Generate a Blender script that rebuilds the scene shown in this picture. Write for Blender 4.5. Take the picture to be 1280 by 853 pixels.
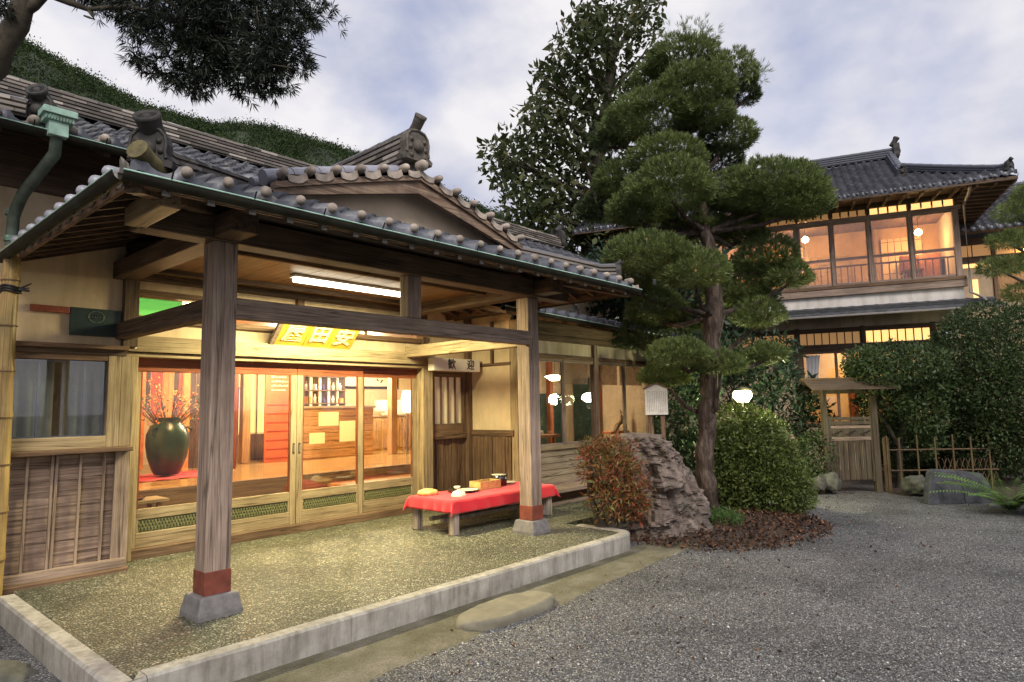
import bpy, math, random
import numpy as np
from mathutils import Vector, Matrix, noise as mnoise

for o in list(bpy.data.objects): bpy.data.objects.remove(o)
SC = bpy.context.scene
COL = SC.collection
random.seed(7)
RNG = np.random.default_rng(7)
PI = math.pi

# ------------------------------------------------------------------ camera
# World axes: X runs along the entrance front (away to the right), Y into the inn, Z up; z = 0 is the porch floor.
EYE = np.array([0., 0., 1.6])
PPX, PPY, FOC = 640., 426.5, 818.
_a = np.array([732., -68.5, -FOC]); _a /= np.linalg.norm(_a)
_b = np.array([-923., -97.5, -FOC]); _b -= _a * (_a @ _b); _b /= np.linalg.norm(_b)
CM = np.array([_a, _b, np.cross(_a, _b)])          # camera axes -> world
def at(px, py, d):
    """world point on the photo ray (1280 px wide frame) at camera depth d"""
    v = CM @ np.array([px - PPX, PPY - py, -FOC])
    return EYE + v * d / FOC
cam = bpy.data.cameras.new('camera'); camo = bpy.data.objects.new('camera', cam); COL.objects.link(camo)
cam.sensor_width = 36; cam.lens = FOC / 1280 * 36; cam.clip_start = .05; cam.clip_end = 3000
mw = Matrix.Identity(4)
for i in range(3):
    for j in range(3): mw[i][j] = CM[i][j]
    mw[i][3] = EYE[i]
camo.matrix_world = mw
SC.camera = camo

# ------------------------------------------------------------------ sky, sun, exposure
SUN_EL, SUN_AZ = 44, 235        # degrees; azimuth of the sun seen from the scene, measured from +X anticlockwise
W = bpy.data.worlds.new('World'); SC.world = W; W.use_nodes = True
nt = W.node_tree; nt.nodes.clear()
out = nt.nodes.new('ShaderNodeOutputWorld'); bg = nt.nodes.new('ShaderNodeBackground')
sky = nt.nodes.new('ShaderNodeTexSky'); sky.sky_type = 'NISHITA'; sky.sun_disc = False
sky.sun_elevation = math.radians(SUN_EL); sky.sun_rotation = math.radians(90 - SUN_AZ)
sky.air_density = 1.0; sky.dust_density = 1.0
tc = nt.nodes.new('ShaderNodeTexCoord')
mp = nt.nodes.new('ShaderNodeMapping'); mp.inputs['Scale'].default_value = (1.0, 1.0, 1.7); mp.inputs['Rotation'].default_value = (.1, .16, 1.3)
n1 = nt.nodes.new('ShaderNodeTexNoise'); n1.inputs['Scale'].default_value = 1.9; n1.inputs['Detail'].default_value = 7; n1.inputs['Roughness'].default_value = .5; n1.inputs['Distortion'].default_value = .35
n2 = nt.nodes.new('ShaderNodeTexNoise'); n2.inputs['Scale'].default_value = 3.6; n2.inputs['Detail'].default_value = 6; n2.inputs['Roughness'].default_value = .5
r1 = nt.nodes.new('ShaderNodeValToRGB'); r1.color_ramp.elements[0].position = .30; r1.color_ramp.elements[1].position = .52
r2 = nt.nodes.new('ShaderNodeValToRGB')
r2.color_ramp.elements[0].position = .36; r2.color_ramp.elements[0].color = (4.0, 4.35, 5.8, 1)
r2.color_ramp.elements[1].position = .60; r2.color_ramp.elements[1].color = (7.9, 7.7, 7.9, 1)
mx = nt.nodes.new('ShaderNodeMix'); mx.data_type = 'RGBA'
sk = nt.nodes.new('ShaderNodeMix'); sk.data_type = 'RGBA'; sk.blend_type = 'MULTIPLY'; sk.inputs[0].default_value = 1; sk.inputs[7].default_value = (1.75, 1.45, 1.6, 1)
L = nt.links.new
L(tc.outputs['Generated'], mp.inputs['Vector']); L(mp.outputs[0], n1.inputs['Vector']); L(mp.outputs[0], n2.inputs['Vector'])
L(n1.outputs['Fac'], r1.inputs[0]); L(n2.outputs['Fac'], r2.inputs[0])
L(sky.outputs[0], sk.inputs[6]); L(r1.outputs[0], mx.inputs[0]); L(sk.outputs[2], mx.inputs[6]); L(r2.outputs[0], mx.inputs[7])
L(mx.outputs[2], bg.inputs[0]); L(bg.outputs[0], out.inputs[0])
bg.inputs[1].default_value = .060

sun = bpy.data.lights.new('sun', 'SUN'); sun.energy = 1.5; sun.angle = math.radians(24); sun.color = (1, .93, .86)
suno = bpy.data.objects.new('sun', sun); COL.objects.link(suno)
_e, _z = math.radians(SUN_EL), math.radians(SUN_AZ)
suno.rotation_euler = Vector((math.cos(_e) * math.cos(_z), math.cos(_e) * math.sin(_z), math.sin(_e))).to_track_quat('Z', 'Y').to_euler()

vs = SC.view_settings
SC.display_settings.display_device = 'sRGB'
vs.view_transform = 'Standard'; vs.look = 'None'; vs.exposure = 0.95; vs.gamma = 1; vs.use_curve_mapping = False
SC.render.engine = 'CYCLES'
cy = SC.cycles
cy.use_denoising = True
cy.max_bounces = 6; cy.diffuse_bounces = 3; cy.glossy_bounces = 3; cy.transparent_max_bounces = 16
cy.sample_clamp_indirect = 4.0; cy.caustics_reflective = False; cy.caustics_refractive = False

# ------------------------------------------------------------------ materials
MATS = {}
def newmat(name):
    m = bpy.data.materials.new(name); m.use_nodes = True
    t = m.node_tree; b = t.nodes['Principled BSDF']
    MATS[name] = m
    return m, t, b
def coords(t, scale=(1, 1, 1), kind='Object', rot=(0, 0, 0)):
    c = t.nodes.new('ShaderNodeTexCoord'); p = t.nodes.new('ShaderNodeMapping')
    p.inputs['Scale'].default_value = scale; p.inputs['Rotation'].default_value = rot
    t.links.new(c.outputs[kind], p.inputs['Vector'])
    return p.outputs[0]
def noise(t, vec, scale, detail=4, rough=.55, dist=0):
    n = t.nodes.new('ShaderNodeTexNoise'); n.inputs['Scale'].default_value = scale; n.inputs['Detail'].default_value = detail
    n.inputs['Roughness'].default_value = rough; n.inputs['Distortion'].default_value = dist
    t.links.new(vec, n.inputs['Vector']); return n.outputs['Fac']
def ramp(t, fac, stops):
    r = t.nodes.new('ShaderNodeValToRGB'); e = r.color_ramp.elements
    e[0].position, e[0].color = stops[0][0], (*stops[0][1], 1)
    e[1].position, e[1].color = stops[-1][0], (*stops[-1][1], 1)
    for p, c in stops[1:-1]:
        k = e.new(p); k.color = (*c, 1)
    t.links.new(fac, r.inputs[0]); return r.outputs[0]
def mixc(t, a, b, fac, mode='MIX'):
    m = t.nodes.new('ShaderNodeMix'); m.data_type = 'RGBA'; m.blend_type = mode
    for s, v in ((0, fac), (6, a), (7, b)):
        if isinstance(v, (int, float)): m.inputs[s].default_value = v
        elif isinstance(v, tuple): m.inputs[s].default_value = (*v, 1)
        else: t.links.new(v, m.inputs[s])
    return m.outputs[2]
def bump(t, b, h, strength=.3, dist=.01):
    n = t.nodes.new('ShaderNodeBump'); n.inputs['Strength'].default_value = strength; n.inputs['Distance'].default_value = dist
    t.links.new(h, n.inputs['Height']); t.links.new(n.outputs[0], b.inputs['Normal'])
def sc(c, k): return tuple(min(1, x * k) for x in c)

def plain(name, col, rough=.6, var=.25, scale=6, bmp=.15, metal=0, spec=.5, emit=None):
    m, t, b = newmat(name)
    v = coords(t)
    n = noise(t, v, scale, 6, .6)
    t.links.new(ramp(t, n, [(.3, sc(col, 1 - var)), (.7, sc(col, 1 + var))]), b.inputs['Base Color'])
    b.inputs['Roughness'].default_value = rough; b.inputs['Metallic'].default_value = metal
    b.inputs['Specular IOR Level'].default_value = spec
    if bmp: bump(t, b, noise(t, v, scale * 6, 5), bmp, .004)
    if emit:
        b.inputs['Emission Color'].default_value = (*emit[0], 1); b.inputs['Emission Strength'].default_value = emit[1]
    return m
def wood(name, light, dark, axis='z', rough=.75, grain=1.0, spec=.25, bmp=.35, stain=None):
    """weathered timber: long streaks of grain along one axis, knots and broad stains"""
    m, t, b = newmat(name)
    s = {'x': (1.2, 26, 26), 'y': (26, 1.2, 26), 'z': (26, 26, 1.2)}[axis]
    s = tuple(k * grain for k in s)
    v = coords(t, s); g = noise(t, v, 1.0, 6, .62, .25)
    g2 = noise(t, coords(t, tuple(k * 4 for k in s)), 1.0, 3, .6)
    w = noise(t, coords(t), 1.7, 5, .6)
    c1 = ramp(t, g, [(.28, dark), (.5, tuple((a + c) / 2 for a, c in zip(light, dark))), (.72, light)])
    c2 = ramp(t, g2, [(.3, (.62, .62, .62)), (.6, (1.05, 1.05, 1.05))])
    c = mixc(t, c1, c2, .7, 'MULTIPLY')
    c = mixc(t, c, ramp(t, w, [(.3, (.62, .60, .58)), (.65, (1.1, 1.1, 1.1))]), .75, 'MULTIPLY')
    ck = noise(t, coords(t, tuple(q_ * (.55 if q_ > 10 else .35) for q_ in s)), 1.0, 2, .4, .1)      # drying cracks along the grain
    c = mixc(t, c, ramp(t, ck, [(.478, (1, 1, 1)), (.5, (.22, .20, .18)), (.522, (1, 1, 1))]), .75, 'MULTIPLY')
    if stain:
        w2 = noise(t, coords(t, (1, 1, .4)), 2.3, 5, .65)
        c = mixc(t, c, stain, ramp(t, w2, [(.52, (0, 0, 0)), (.72, (.7, .7, .7))]))
    t.links.new(c, b.inputs['Base Color'])
    b.inputs['Roughness'].default_value = rough; b.inputs['Specular IOR Level'].default_value = spec
    bump(t, b, g2, bmp, .003)
    return m
for ax in 'xyz':
    wood('grey_' + ax, (.44, .335, .26), (.19, .137, .104), ax)                 # weathered posts and tie beams
    wood('tan_' + ax, (.47, .37, .225), (.27, .20, .115), ax, rough=.6)          # door frames, lintel
    wood('dark_' + ax, (.185, .127, .085), (.068, .046, .032), ax)               # old dark beams, rafters
    wood('brown_' + ax, (.26, .165, .10), (.10, .060, .038), ax)                 # wainscot
    wood('red_' + ax, (.32, .10, .045), (.16, .045, .022), ax, rough=.45)        # red lacquered rails and pillars
    wood('orange_' + ax, (.60, .37, .17), (.40, .22, .09), ax, rough=.3, bmp=.1)
wood('siding', (.44, .33, .25), (.15, .095, .068), 'x', stain=(.10, .065, .048))
wood('clap', (.45, .37, .25), (.27, .21, .14), 'x')
wood('ceiling_board', (.26, .145, .065), (.13, .07, .03), 'y', rough=.5, grain=.6)
wood('barge', (.42, .31, .215), (.16, .10, .066), 'x', stain=(.06, .042, .033))
wood('floorboard', (.62, .40, .18), (.44, .26, .10), 'x', rough=.16, bmp=.04, spec=.6)
wood('bamboo_z', (.52, .37, .15), (.30, .19, .07), 'z', rough=.4, stain=(.14, .14, .07))
wood('bamboo_x', (.15, .10, .055), (.07, .045, .026), 'x', rough=.5); wood('fence_bamboo', (.19, .13, .065), (.085, .06, .032), 'z', rough=.5)
wood('gatewood', (.15, .115, .075), (.055, .043, .028), 'z', stain=(.10, .105, .06))
wood('benchwood', (.52, .44, .36), (.22, .18, .15), 'z')

def plaster(name, col, stain=.5):
    m, t, b = newmat(name)
    v = coords(t)
    a = noise(t, v, 2.2, 6, .65); d = noise(t, coords(t, (4, 4, .8)), 1.2, 5, .6)
    c = ramp(t, a, [(.3, sc(col, .80)), (.7, sc(col, 1.06))])
    c = mixc(t, c, ramp(t, d, [(.32, (.62, .58, .50)), (.55, (1, 1, 1))]), stain, 'MULTIPLY')
    t.links.new(c, b.inputs['Base Color']); b.inputs['Roughness'].default_value = .9; b.inputs['Specular IOR Level'].default_value = .2
    bump(t, b, noise(t, v, 60, 4), .15, .003)
plaster('cream', (.70, .55, .36)); plaster('cream_grey', (.62, .53, .42), .8); plaster('white_wall', (.72, .68, .62), .5)
plaster('tan_wall', (.52, .40, .27), .4); plaster('orange_wall', (.76, .60, .36), .3)

def tile_mat(name, a, bcol, rough=.42, lichen=(.30, .27, .22), lam=.62):
    """fired roof tiles: every tile its own tone (UV cell), lichen blooms, kiln sheen"""
    m, t, b = newmat(name)
    uv = t.nodes.new('ShaderNodeUVMap'); fl = t.nodes.new('ShaderNodeVectorMath'); fl.operation = 'FLOOR'
    t.links.new(uv.outputs[0], fl.inputs[0])
    wn = t.nodes.new('ShaderNodeTexWhiteNoise'); wn.noise_dimensions = '2D'; t.links.new(fl.outputs[0], wn.inputs['Vector'])
    c = ramp(t, wn.outputs['Value'], [(0, a), (.6, tuple((x + y) / 2 for x, y in zip(a, bcol))), (1, bcol)])
    v = coords(t)
    lf = ramp(t, noise(t, v, 5.5, 7, .7), [(lam, (0, 0, 0)), (lam + .12, (.8, .8, .8))])
    c = mixc(t, c, lichen, lf)
    c = mixc(t, c, ramp(t, noise(t, v, 26, 5, .65), [(.3, (.6, .6, .6)), (.65, (1.1, 1.1, 1.1))]), .8, 'MULTIPLY')
    t.links.new(c, b.inputs['Base Color'])
    b.inputs['Roughness'].default_value = rough; b.inputs['Specular IOR Level'].default_value = .55
    bump(t, b, noise(t, v, 40, 5, .65), .25, .004)
tile_mat('roof_tile', (.045, .05, .064), (.15, .156, .18), .46, lam=.57)
tile_mat('old_tile', (.12, .105, .09), (.30, .265, .22), .7, (.50, .45, .38), .56)
tile_mat('dark_tile', (.040, .043, .054), (.115, .12, .145), .40, lam=.68)
plain('cap_tile', (.34, .285, .23), .8, .5, 7, .5)
plain('ridge_pale', (.30, .30, .34), .38, .3, 5, .2)
plain('ornament', (.032, .029, .026), .7, .5, 12, .5)
plain('ornament_pale', (.10, .085, .066), .7, .5, 12, .5)
plain('mossy_tile', (.115, .095, .038), .8, .5, 14, .4)

m, t, b = newmat('copper')          # verdigris gutters
v = coords(t, (1, 1, 1)); n = noise(t, v, 7, 6, .7)
t.links.new(ramp(t, n, [(.32, (.075, .055, .04)), (.48, (.13, .22, .16)), (.62, (.30, .52, .40))]), b.inputs['Base Color'])
b.inputs['Roughness'].default_value = .6; b.inputs['Metallic'].default_value = .15
m, t, b = newmat('copper_dark')
n = noise(t, coords(t), 5, 6, .7)
t.links.new(ramp(t, n, [(.4, (.020, .018, .012)), (.6, (.030, .030, .019)), (.80, (.055, .075, .050))]), b.inputs['Base Color'])
b.inputs['Roughness'].default_value = .8; b.inputs['Specular IOR Level'].default_value = .2
plain('copper_pale', (.38, .58, .47), .6, .3, 9, .2)
m, t, b = newmat('concrete')
v = coords(t); a = noise(t, v, 3.2, 8, .7); d = noise(t, coords(t, (16, 16, 2)), 1, 5, .65)
c = ramp(t, a, [(.3, (.20, .185, .155)), (.5, (.33, .31, .265)), (.7, (.45, .43, .38))])
c = mixc(t, c, ramp(t, d, [(.34, (.42, .40, .37)), (.56, (1, 1, 1))]), .55, 'MULTIPLY')
t.links.new(c, b.inputs['Base Color']); b.inputs['Roughness'].default_value = .9; bump(t, b, noise(t, v, 45, 6, .7), .35, .006)
plain('stone_base', (.16, .15, .145), .85, .3, 14, .5)
plain('base_red', (.18, .046, .028), .55, .35, 11, .3)
plain('gold', (.60, .38, .045), .45, .15, 8, .1, spec=.6)
plain('gold_white', (.80, .70, .42), .5, .06, 8, 0)
plain('ink', (.012, .012, .012), .5, .1, 8, 0)
plain('sign_white', (.82, .78, .68), .55, .05, 4, .05)
plain('plaque_green', (.022, .042, .036), .35, .4, 7, .1)
plain('plaque_mark', (.17, .22, .17), .5, .2, 20, 0)
plain('plaque_red', (.27, .062, .03), .6, .4, 15, .3)
plain('iron', (.03, .028, .026), .5, .3, 12, .2, metal=.5)
plain('paper', (.85, .78, .58), .8, .05, 5, 0)
plain('lattice', (.17, .17, .075), .7, .4, 40, .4)
plain('jar_green', (.012, .042, .022), .34, .6, 5, .05, spec=.45)
plain('jar_light', (.09, .20, .09), .2, .4, 5, .05, spec=.7)
plain('berry', (.85, .24, .03), .5, .3, 20, 0)
plain('twig', (.12, .07, .035), .8, .3, 20, .2)
plain('purple', (.09, .06, .15), .8, .3, 6, .1)
plain('red_board', (.55, .12, .04), .6, .2, 4, .05)
plain('strip_orange', (.75, .27, .08), .7, .3, 7, .05)
plain('strip_red', (.42, .07, .03), .7, .3, 7, .05)
plain('strip_dark', (.07, .04, .03), .7, .3, 7, .05)
plain('lacquer', (.025, .018, .016), .25, .3, 10, 0, spec=.7)
plain('dish', (.72, .66, .50), .35, .12, 10, 0)
plain('box_wood', (.55, .36, .13), .6, .3, 14, .15)
plain('white_metal', (.75, .74, .70), .4, .05, 5, 0)
plain('curtain', (.62, .60, .62), .9, .1, 5, .1)
plain('chair_wood', (.28, .09, .035), .4, .3, 8, .1)

plain('limb', (.065, .054, .036), .95, .4, 14, .7)
plain('slate', (.050, .053, .058), .8, .6, 7, .9)
plain('garden_stone', (.085, .085, .068), .9, .55, 6, .9)
plain('rust_stone', (.30, .21, .14), .9, .4, 7, .6)
plain('flat_stone', (.17, .155, .11), .85, .25, 5, .4)
plaster('gallery_plaster', (.58, .34, .16), .3); plain('gable_plaster', (.68, .54, .38), .9, .15, 3, .1)
plain('drain', (.22, .20, .18), .5, .2, 8, .1)
m, t, b = newmat('red_cloth')
v = coords(t)
t.links.new(ramp(t, noise(t, v, 3, 4), [(.3, (.62, .010, .022)), (.7, (.76, .017, .032))]), b.inputs['Base Color'])
b.inputs['Roughness'].default_value = .85; b.inputs['Sheen Weight'].default_value = .25; bump(t, b, noise(t, v, 350, 2), .12, .002)

def glass(name, tint=(1, 1, 1), ior=1.5, gain=1.5):
    m = bpy.data.materials.new(name); m.use_nodes = True; MATS[name] = m
    t = m.node_tree; t.nodes.clear()
    o = t.nodes.new('ShaderNodeOutputMaterial'); x = t.nodes.new('ShaderNodeMixShader')
    tr = t.nodes.new('ShaderNodeBsdfTransparent'); tr.inputs[0].default_value = (*tint, 1)
    g = t.nodes.new('ShaderNodeBsdfGlossy'); g.inputs['Roughness'].default_value = .015
    lw = t.nodes.new('ShaderNodeLayerWeight'); lw.inputs[0].default_value = .5
    f = t.nodes.new('ShaderNodeMath'); f.operation = 'POWER'; f.inputs[1].default_value = 4.2; t.links.new(lw.outputs['Facing'], f.inputs[0])
    k = t.nodes.new('ShaderNodeMath'); k.operation = 'MULTIPLY_ADD'; k.inputs[1].default_value = .9; k.inputs[2].default_value = .05 * gain
    bp = t.nodes.new('ShaderNodeBump'); bp.inputs['Strength'].default_value = .04; bp.inputs['Distance'].default_value = .02
    t.links.new(noise(t, coords(t), 2.2, 2), bp.inputs['Height']); t.links.new(bp.outputs[0], g.inputs['Normal'])
    t.links.new(f.outputs[0], k.inputs[0]); t.links.new(k.outputs[0], x.inputs[0])
    t.links.new(tr.outputs[0], x.inputs[1]); t.links.new(g.outputs[0], x.inputs[2]); t.links.new(x.outputs[0], o.inputs[0])
glass('glass', (.97, .97, .95)); glass('glass_old', (.93, .93, .92), gain=1.5)
def emitter(name, col, k):
    m, t, b = newmat(name)
    b.inputs['Base Color'].default_value = (*col, 1); b.inputs['Emission Color'].default_value = (*col, 1); b.inputs['Emission Strength'].default_value = k
emitter('tube', (1, .93, .72), 7); emitter('globe', (1, .90, .62), 9); emitter('bulb', (1, .75, .36), 14); emitter('shade', (1, .82, .55), 4)
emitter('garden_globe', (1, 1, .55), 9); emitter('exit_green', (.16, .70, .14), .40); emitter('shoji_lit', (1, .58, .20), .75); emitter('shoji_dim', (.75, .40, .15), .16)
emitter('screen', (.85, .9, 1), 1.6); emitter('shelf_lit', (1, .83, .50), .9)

def leaf_mat(name, stops, rough=.5, trans=.25, spec=.4):
    m = bpy.data.materials.new(name); m.use_nodes = True; MATS[name] = m
    t = m.node_tree; b = t.nodes['Principled BSDF']; o = t.nodes['Material Output']
    a = t.nodes.new('ShaderNodeAttribute'); a.attribute_name = 'tint'
    c = ramp(t, a.outputs['Fac'], stops)
    t.links.new(c, b.inputs['Base Color']); b.inputs['Roughness'].default_value = rough; b.inputs['Specular IOR Level'].default_value = spec
    tr = t.nodes.new('ShaderNodeBsdfTranslucent'); t.links.new(c, tr.inputs[0])
    x = t.nodes.new('ShaderNodeMixShader'); x.inputs[0].default_value = trans
    t.links.new(b.outputs[0], x.inputs[1]); t.links.new(tr.outputs[0], x.inputs[2]); t.links.new(x.outputs[0], o.inputs[0])
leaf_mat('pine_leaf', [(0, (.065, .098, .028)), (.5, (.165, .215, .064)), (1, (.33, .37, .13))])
leaf_mat('bough_leaf', [(0, (.005, .009, .004)), (.6, (.012, .020, .008)), (1, (.030, .042, .015))], .6, .12)  # near-black needles: the bough's silhouette against the sky is put into the colour
leaf_mat('dark_pine', [(0, (.028, .046, .016)), (.6, (.065, .095, .032)), (1, (.13, .16, .055))])  # darker copy of the pine needles; shade on the rear pads painted in
leaf_mat('broad_leaf', [(0, (.026, .042, .014)), (.5, (.065, .082, .026)), (.8, (.125, .11, .034)), (1, (.22, .13, .042))], .5, .25, .3)
leaf_mat('bush_leaf', [(0, (.045, .068, .016)), (.55, (.105, .14, .032)), (1, (.24, .26, .075))], .5)
leaf_mat('hedge_leaf', [(0, (.030, .052, .018)), (.6, (.068, .105, .034)), (1, (.13, .17, .06))])
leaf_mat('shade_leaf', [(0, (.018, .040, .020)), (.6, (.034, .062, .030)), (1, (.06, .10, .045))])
leaf_mat('nandina', [(0, (.07, .10, .025)), (.25, (.14, .15, .035)), (.45, (.24, .10, .035)), (.75, (.33, .055, .035)), (1, (.42, .10, .06))], .5, .3)
leaf_mat('grass_leaf', [(0, (.05, .11, .025)), (1, (.13, .24, .06))])
leaf_mat('fern_leaf', [(0, (.045, .10, .02)), (1, (.16, .27, .06))])
leaf_mat('litter', [(0, (.03, .020, .015)), (.5, (.075, .042, .028)), (.85, (.14, .070, .042)), (1, (.22, .13, .07))], .8, .1, .1)
leaf_mat('pebble', [(0, (.03, .03, .032)), (.5, (.17, .17, .175)), (.85, (.34, .34, .34)), (1, (.65, .64, .61))], .75, 0.0)
leaf_mat('hill_leaf', [(0, (.016, .032, .013)), (.5, (.040, .066, .024)), (1, (.095, .115, .042))], .8, .1, .1)

def cells(name, scale, stops, ground, gap=.12, rough=.85, bstr=.9, bdist=.01, wash=None):
    """little stones set close together: one tone per stone, dark joints, rounded relief"""
    m, t, b = newmat(name)
    v = coords(t)
    w = t.nodes.new('ShaderNodeVectorMath'); w.operation = 'ADD'
    nn = t.nodes.new('ShaderNodeTexNoise'); nn.inputs['Scale'].default_value = scale * .6; t.links.new(v, nn.inputs['Vector'])
    k = t.nodes.new('ShaderNodeVectorMath'); k.operation = 'SCALE'; k.inputs['Scale'].default_value = .55 / scale
    t.links.new(nn.outputs['Color'], k.inputs[0]); t.links.new(v, w.inputs[0]); t.links.new(k.outputs[0], w.inputs[1])
    vo = t.nodes.new('ShaderNodeTexVoronoi'); vo.inputs['Scale'].default_value = scale; t.links.new(w.outputs[0], vo.inputs['Vector'])
    ve = t.nodes.new('ShaderNodeTexVoronoi'); ve.feature = 'DISTANCE_TO_EDGE'; ve.inputs['Scale'].default_value = scale; t.links.new(w.outputs[0], ve.inputs['Vector'])
    sp = t.nodes.new('ShaderNodeSeparateColor'); t.links.new(vo.outputs['Color'], sp.inputs[0])
    c = ramp(t, sp.outputs[0], stops)
    edge = ramp(t, ve.outputs['Distance'], [(.0, (0, 0, 0)), (gap, (1, 1, 1))])
    c = mixc(t, ground, c, edge)
    big = noise(t, v, .9, 7, .62)
    c = mixc(t, c, ramp(t, big, [(.32, (.52, .52, .51)), (.5, (.95, .95, .95)), (.68, (1.25, 1.24, 1.21))]), .9, 'MULTIPLY')
    if wash: c = mixc(t, c, wash[0], ramp(t, noise(t, v, wash[1], 7, .65), [(wash[2], (0, 0, 0)), (wash[2] + .15, (wash[3],) * 3)]))
    t.links.new(c, b.inputs['Base Color']); b.inputs['Roughness'].default_value = rough; b.inputs['Specular IOR Level'].default_value = .35
    bump(t, b, edge, bstr, bdist)
cells('gravel', 95, [(0, (.04, .04, .042)), (.5, (.19, .19, .195)), (.86, (.34, .34, .34)), (1, (.70, .69, .66))], (.04, .039, .038), .16, bdist=.008, wash=((.10, .085, .05), 1.3, .60, .35))
cells('pebble_floor', 40, [(0, (.10, .10, .064)), (.6, (.215, .21, .135)), (1, (.40, .39, .29))], (.036, .036, .023), .26, rough=.6, bdist=.010, wash=((.14, .145, .07), 1.1, .55, .3))
m, t, b = newmat('dirt')
v = coords(t)
c = ramp(t, noise(t, v, 2.5, 8, .65), [(.35, (.085, .075, .04)), (.5, (.125, .115, .075)), (.68, (.20, .18, .14))])
c = mixc(t, c, ramp(t, noise(t, v, 60, 4, .7), [(.35, (.6, .6, .6)), (.65, (1.25, 1.25, 1.25))]), .9, 'MULTIPLY')
t.links.new(c, b.inputs['Base Color']); b.inputs['Roughness'].default_value = .95; bump(t, b, noise(t, v, 50, 6, .7), .6, .01)
m, t, b = newmat('soil')
v = coords(t)
t.links.new(ramp(t, noise(t, v, 9, 8, .7), [(.3, (.03, .022, .015)), (.6, (.075, .05, .034)), (.75, (.13, .08, .05))]), b.inputs['Base Color']); b.inputs['Roughness'].default_value = 1
bump(t, b, noise(t, v, 40, 6, .7), .8, .02)
m, t, b = newmat('rock')            # veined purple-grey garden boulder
v = coords(t, (1, 1, 1), rot=(.3, .2, .4))
st = noise(t, coords(t, (4.5, 4.5, 2.2), rot=(.15, .5, 0)), 1.6, 8, .68, .6)
c = ramp(t, st, [(.28, (.045, .036, .029)), (.45, (.13, .10, .080)), (.6, (.20, .155, .125)), (.75, (.29, .24, .195))])
pale = noise(t, coords(t, (3, 3, 1.2)), 2.4, 7, .7, .8)
c = mixc(t, c, (.55, .46, .40), ramp(t, pale, [(.60, (0, 0, 0)), (.70, (.8, .8, .8))]))
gr = noise(t, v, 2.0, 6, .6)
c = mixc(t, c, (.085, .085, .075), ramp(t, gr, [(.55, (0, 0, 0)), (.7, (.8, .8, .8))]))
t.links.new(c, b.inputs['Base Color']); b.inputs['Roughness'].default_value = .8; bump(t, b, noise(t, v, 16, 8, .72, .4), .8, .03)
M = MATS
plain('paint_grey', (.42, .41, .39), .7, .15, 9, .05); plain('bluebar', (.10, .12, .19), .5, .2, 8, 0)

m, t, b = newmat('note_paper')       # thin sheets that let the room light through
b.inputs['Base Color'].default_value = (.85, .76, .52, 1); b.inputs['Roughness'].default_value = .9
tr = t.nodes.new('ShaderNodeBsdfTranslucent'); tr.inputs[0].default_value = (.85, .74, .48, 1); x = t.nodes.new('ShaderNodeMixShader'); x.inputs[0].default_value = .6
t.links.new(b.outputs[0], x.inputs[1]); t.links.new(tr.outputs[0], x.inputs[2]); t.links.new(x.outputs[0], t.nodes['Material Output'].inputs[0])

m, t, b = newmat('bark')
v = coords(t, (1, 1, .22)); n1_ = noise(t, v, 16, 7, .7, .6); n2_ = noise(t, coords(t), 3, 5, .6)
c = ramp(t, n1_, [(.32, (.028, .020, .016)), (.5, (.085, .064, .052)), (.68, (.20, .155, .130))])
c = mixc(t, c, ramp(t, n2_, [(.35, (.65, .62, .58)), (.65, (1.1, 1.1, 1.1))]), .8, 'MULTIPLY')
t.links.new(c, b.inputs['Base Color']); b.inputs['Roughness'].default_value = .95; b.inputs['Specular IOR Level'].default_value = .2; bump(t, b, n1_, 1.0, .03)
m, t, b = newmat('ridge_tile')       # thin ridge courses: every tile weathered to its own tone
c_ = t.nodes.new('ShaderNodeTexCoord'); sx = t.nodes.new('ShaderNodeSeparateXYZ'); t.links.new(c_.outputs['Object'], sx.inputs[0])
def mth(op, a, k):
    n_ = t.nodes.new('ShaderNodeMath'); n_.operation = op
    for i_, q_ in enumerate((a, k)):
        if isinstance(q_, (int, float)): n_.inputs[i_].default_value = q_
        else: t.links.new(q_, n_.inputs[i_])
    return n_.outputs[0]
row = mth('FLOOR', mth('MULTIPLY', sx.outputs[2], 19.0), 0); al = mth('ADD', mth('MULTIPLY', mth('ADD', sx.outputs[0], sx.outputs[1]), 3.6), mth('MULTIPLY', row, .5))
cb = t.nodes.new('ShaderNodeCombineXYZ'); t.links.new(mth('FLOOR', al, 0), cb.inputs[0]); t.links.new(row, cb.inputs[1])
wn = t.nodes.new('ShaderNodeTexWhiteNoise'); wn.noise_dimensions = '2D'; t.links.new(cb.outputs[0], wn.inputs['Vector'])
c = ramp(t, wn.outputs['Value'], [(0, (.075, .065, .055)), (.55, (.17, .15, .13)), (.86, (.24, .21, .18)), (1, (.46, .42, .36))])
jf = mth('FRACT', al, 0)
c = mixc(t, c, ramp(t, jf, [(.0, (.25, .25, .25)), (.06, (1, 1, 1))]), .8, 'MULTIPLY')
c = mixc(t, c, (.42, .38, .31), ramp(t, noise(t, coords(t, (1, 1, 3)), 4, 7, .7), [(.60, (0, 0, 0)), (.72, (.7, .7, .7))]))
t.links.new(c, b.inputs['Base Color']); b.inputs['Roughness'].default_value = .8; bump(t, b, noise(t, coords(t), 30, 5, .65), .35, .006)
plain('board_pale', (.70, .66, .56), .8, .15, 9, .1); plain('drain_green', (.085, .11, .08), .6, .5, 8, .2)

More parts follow.
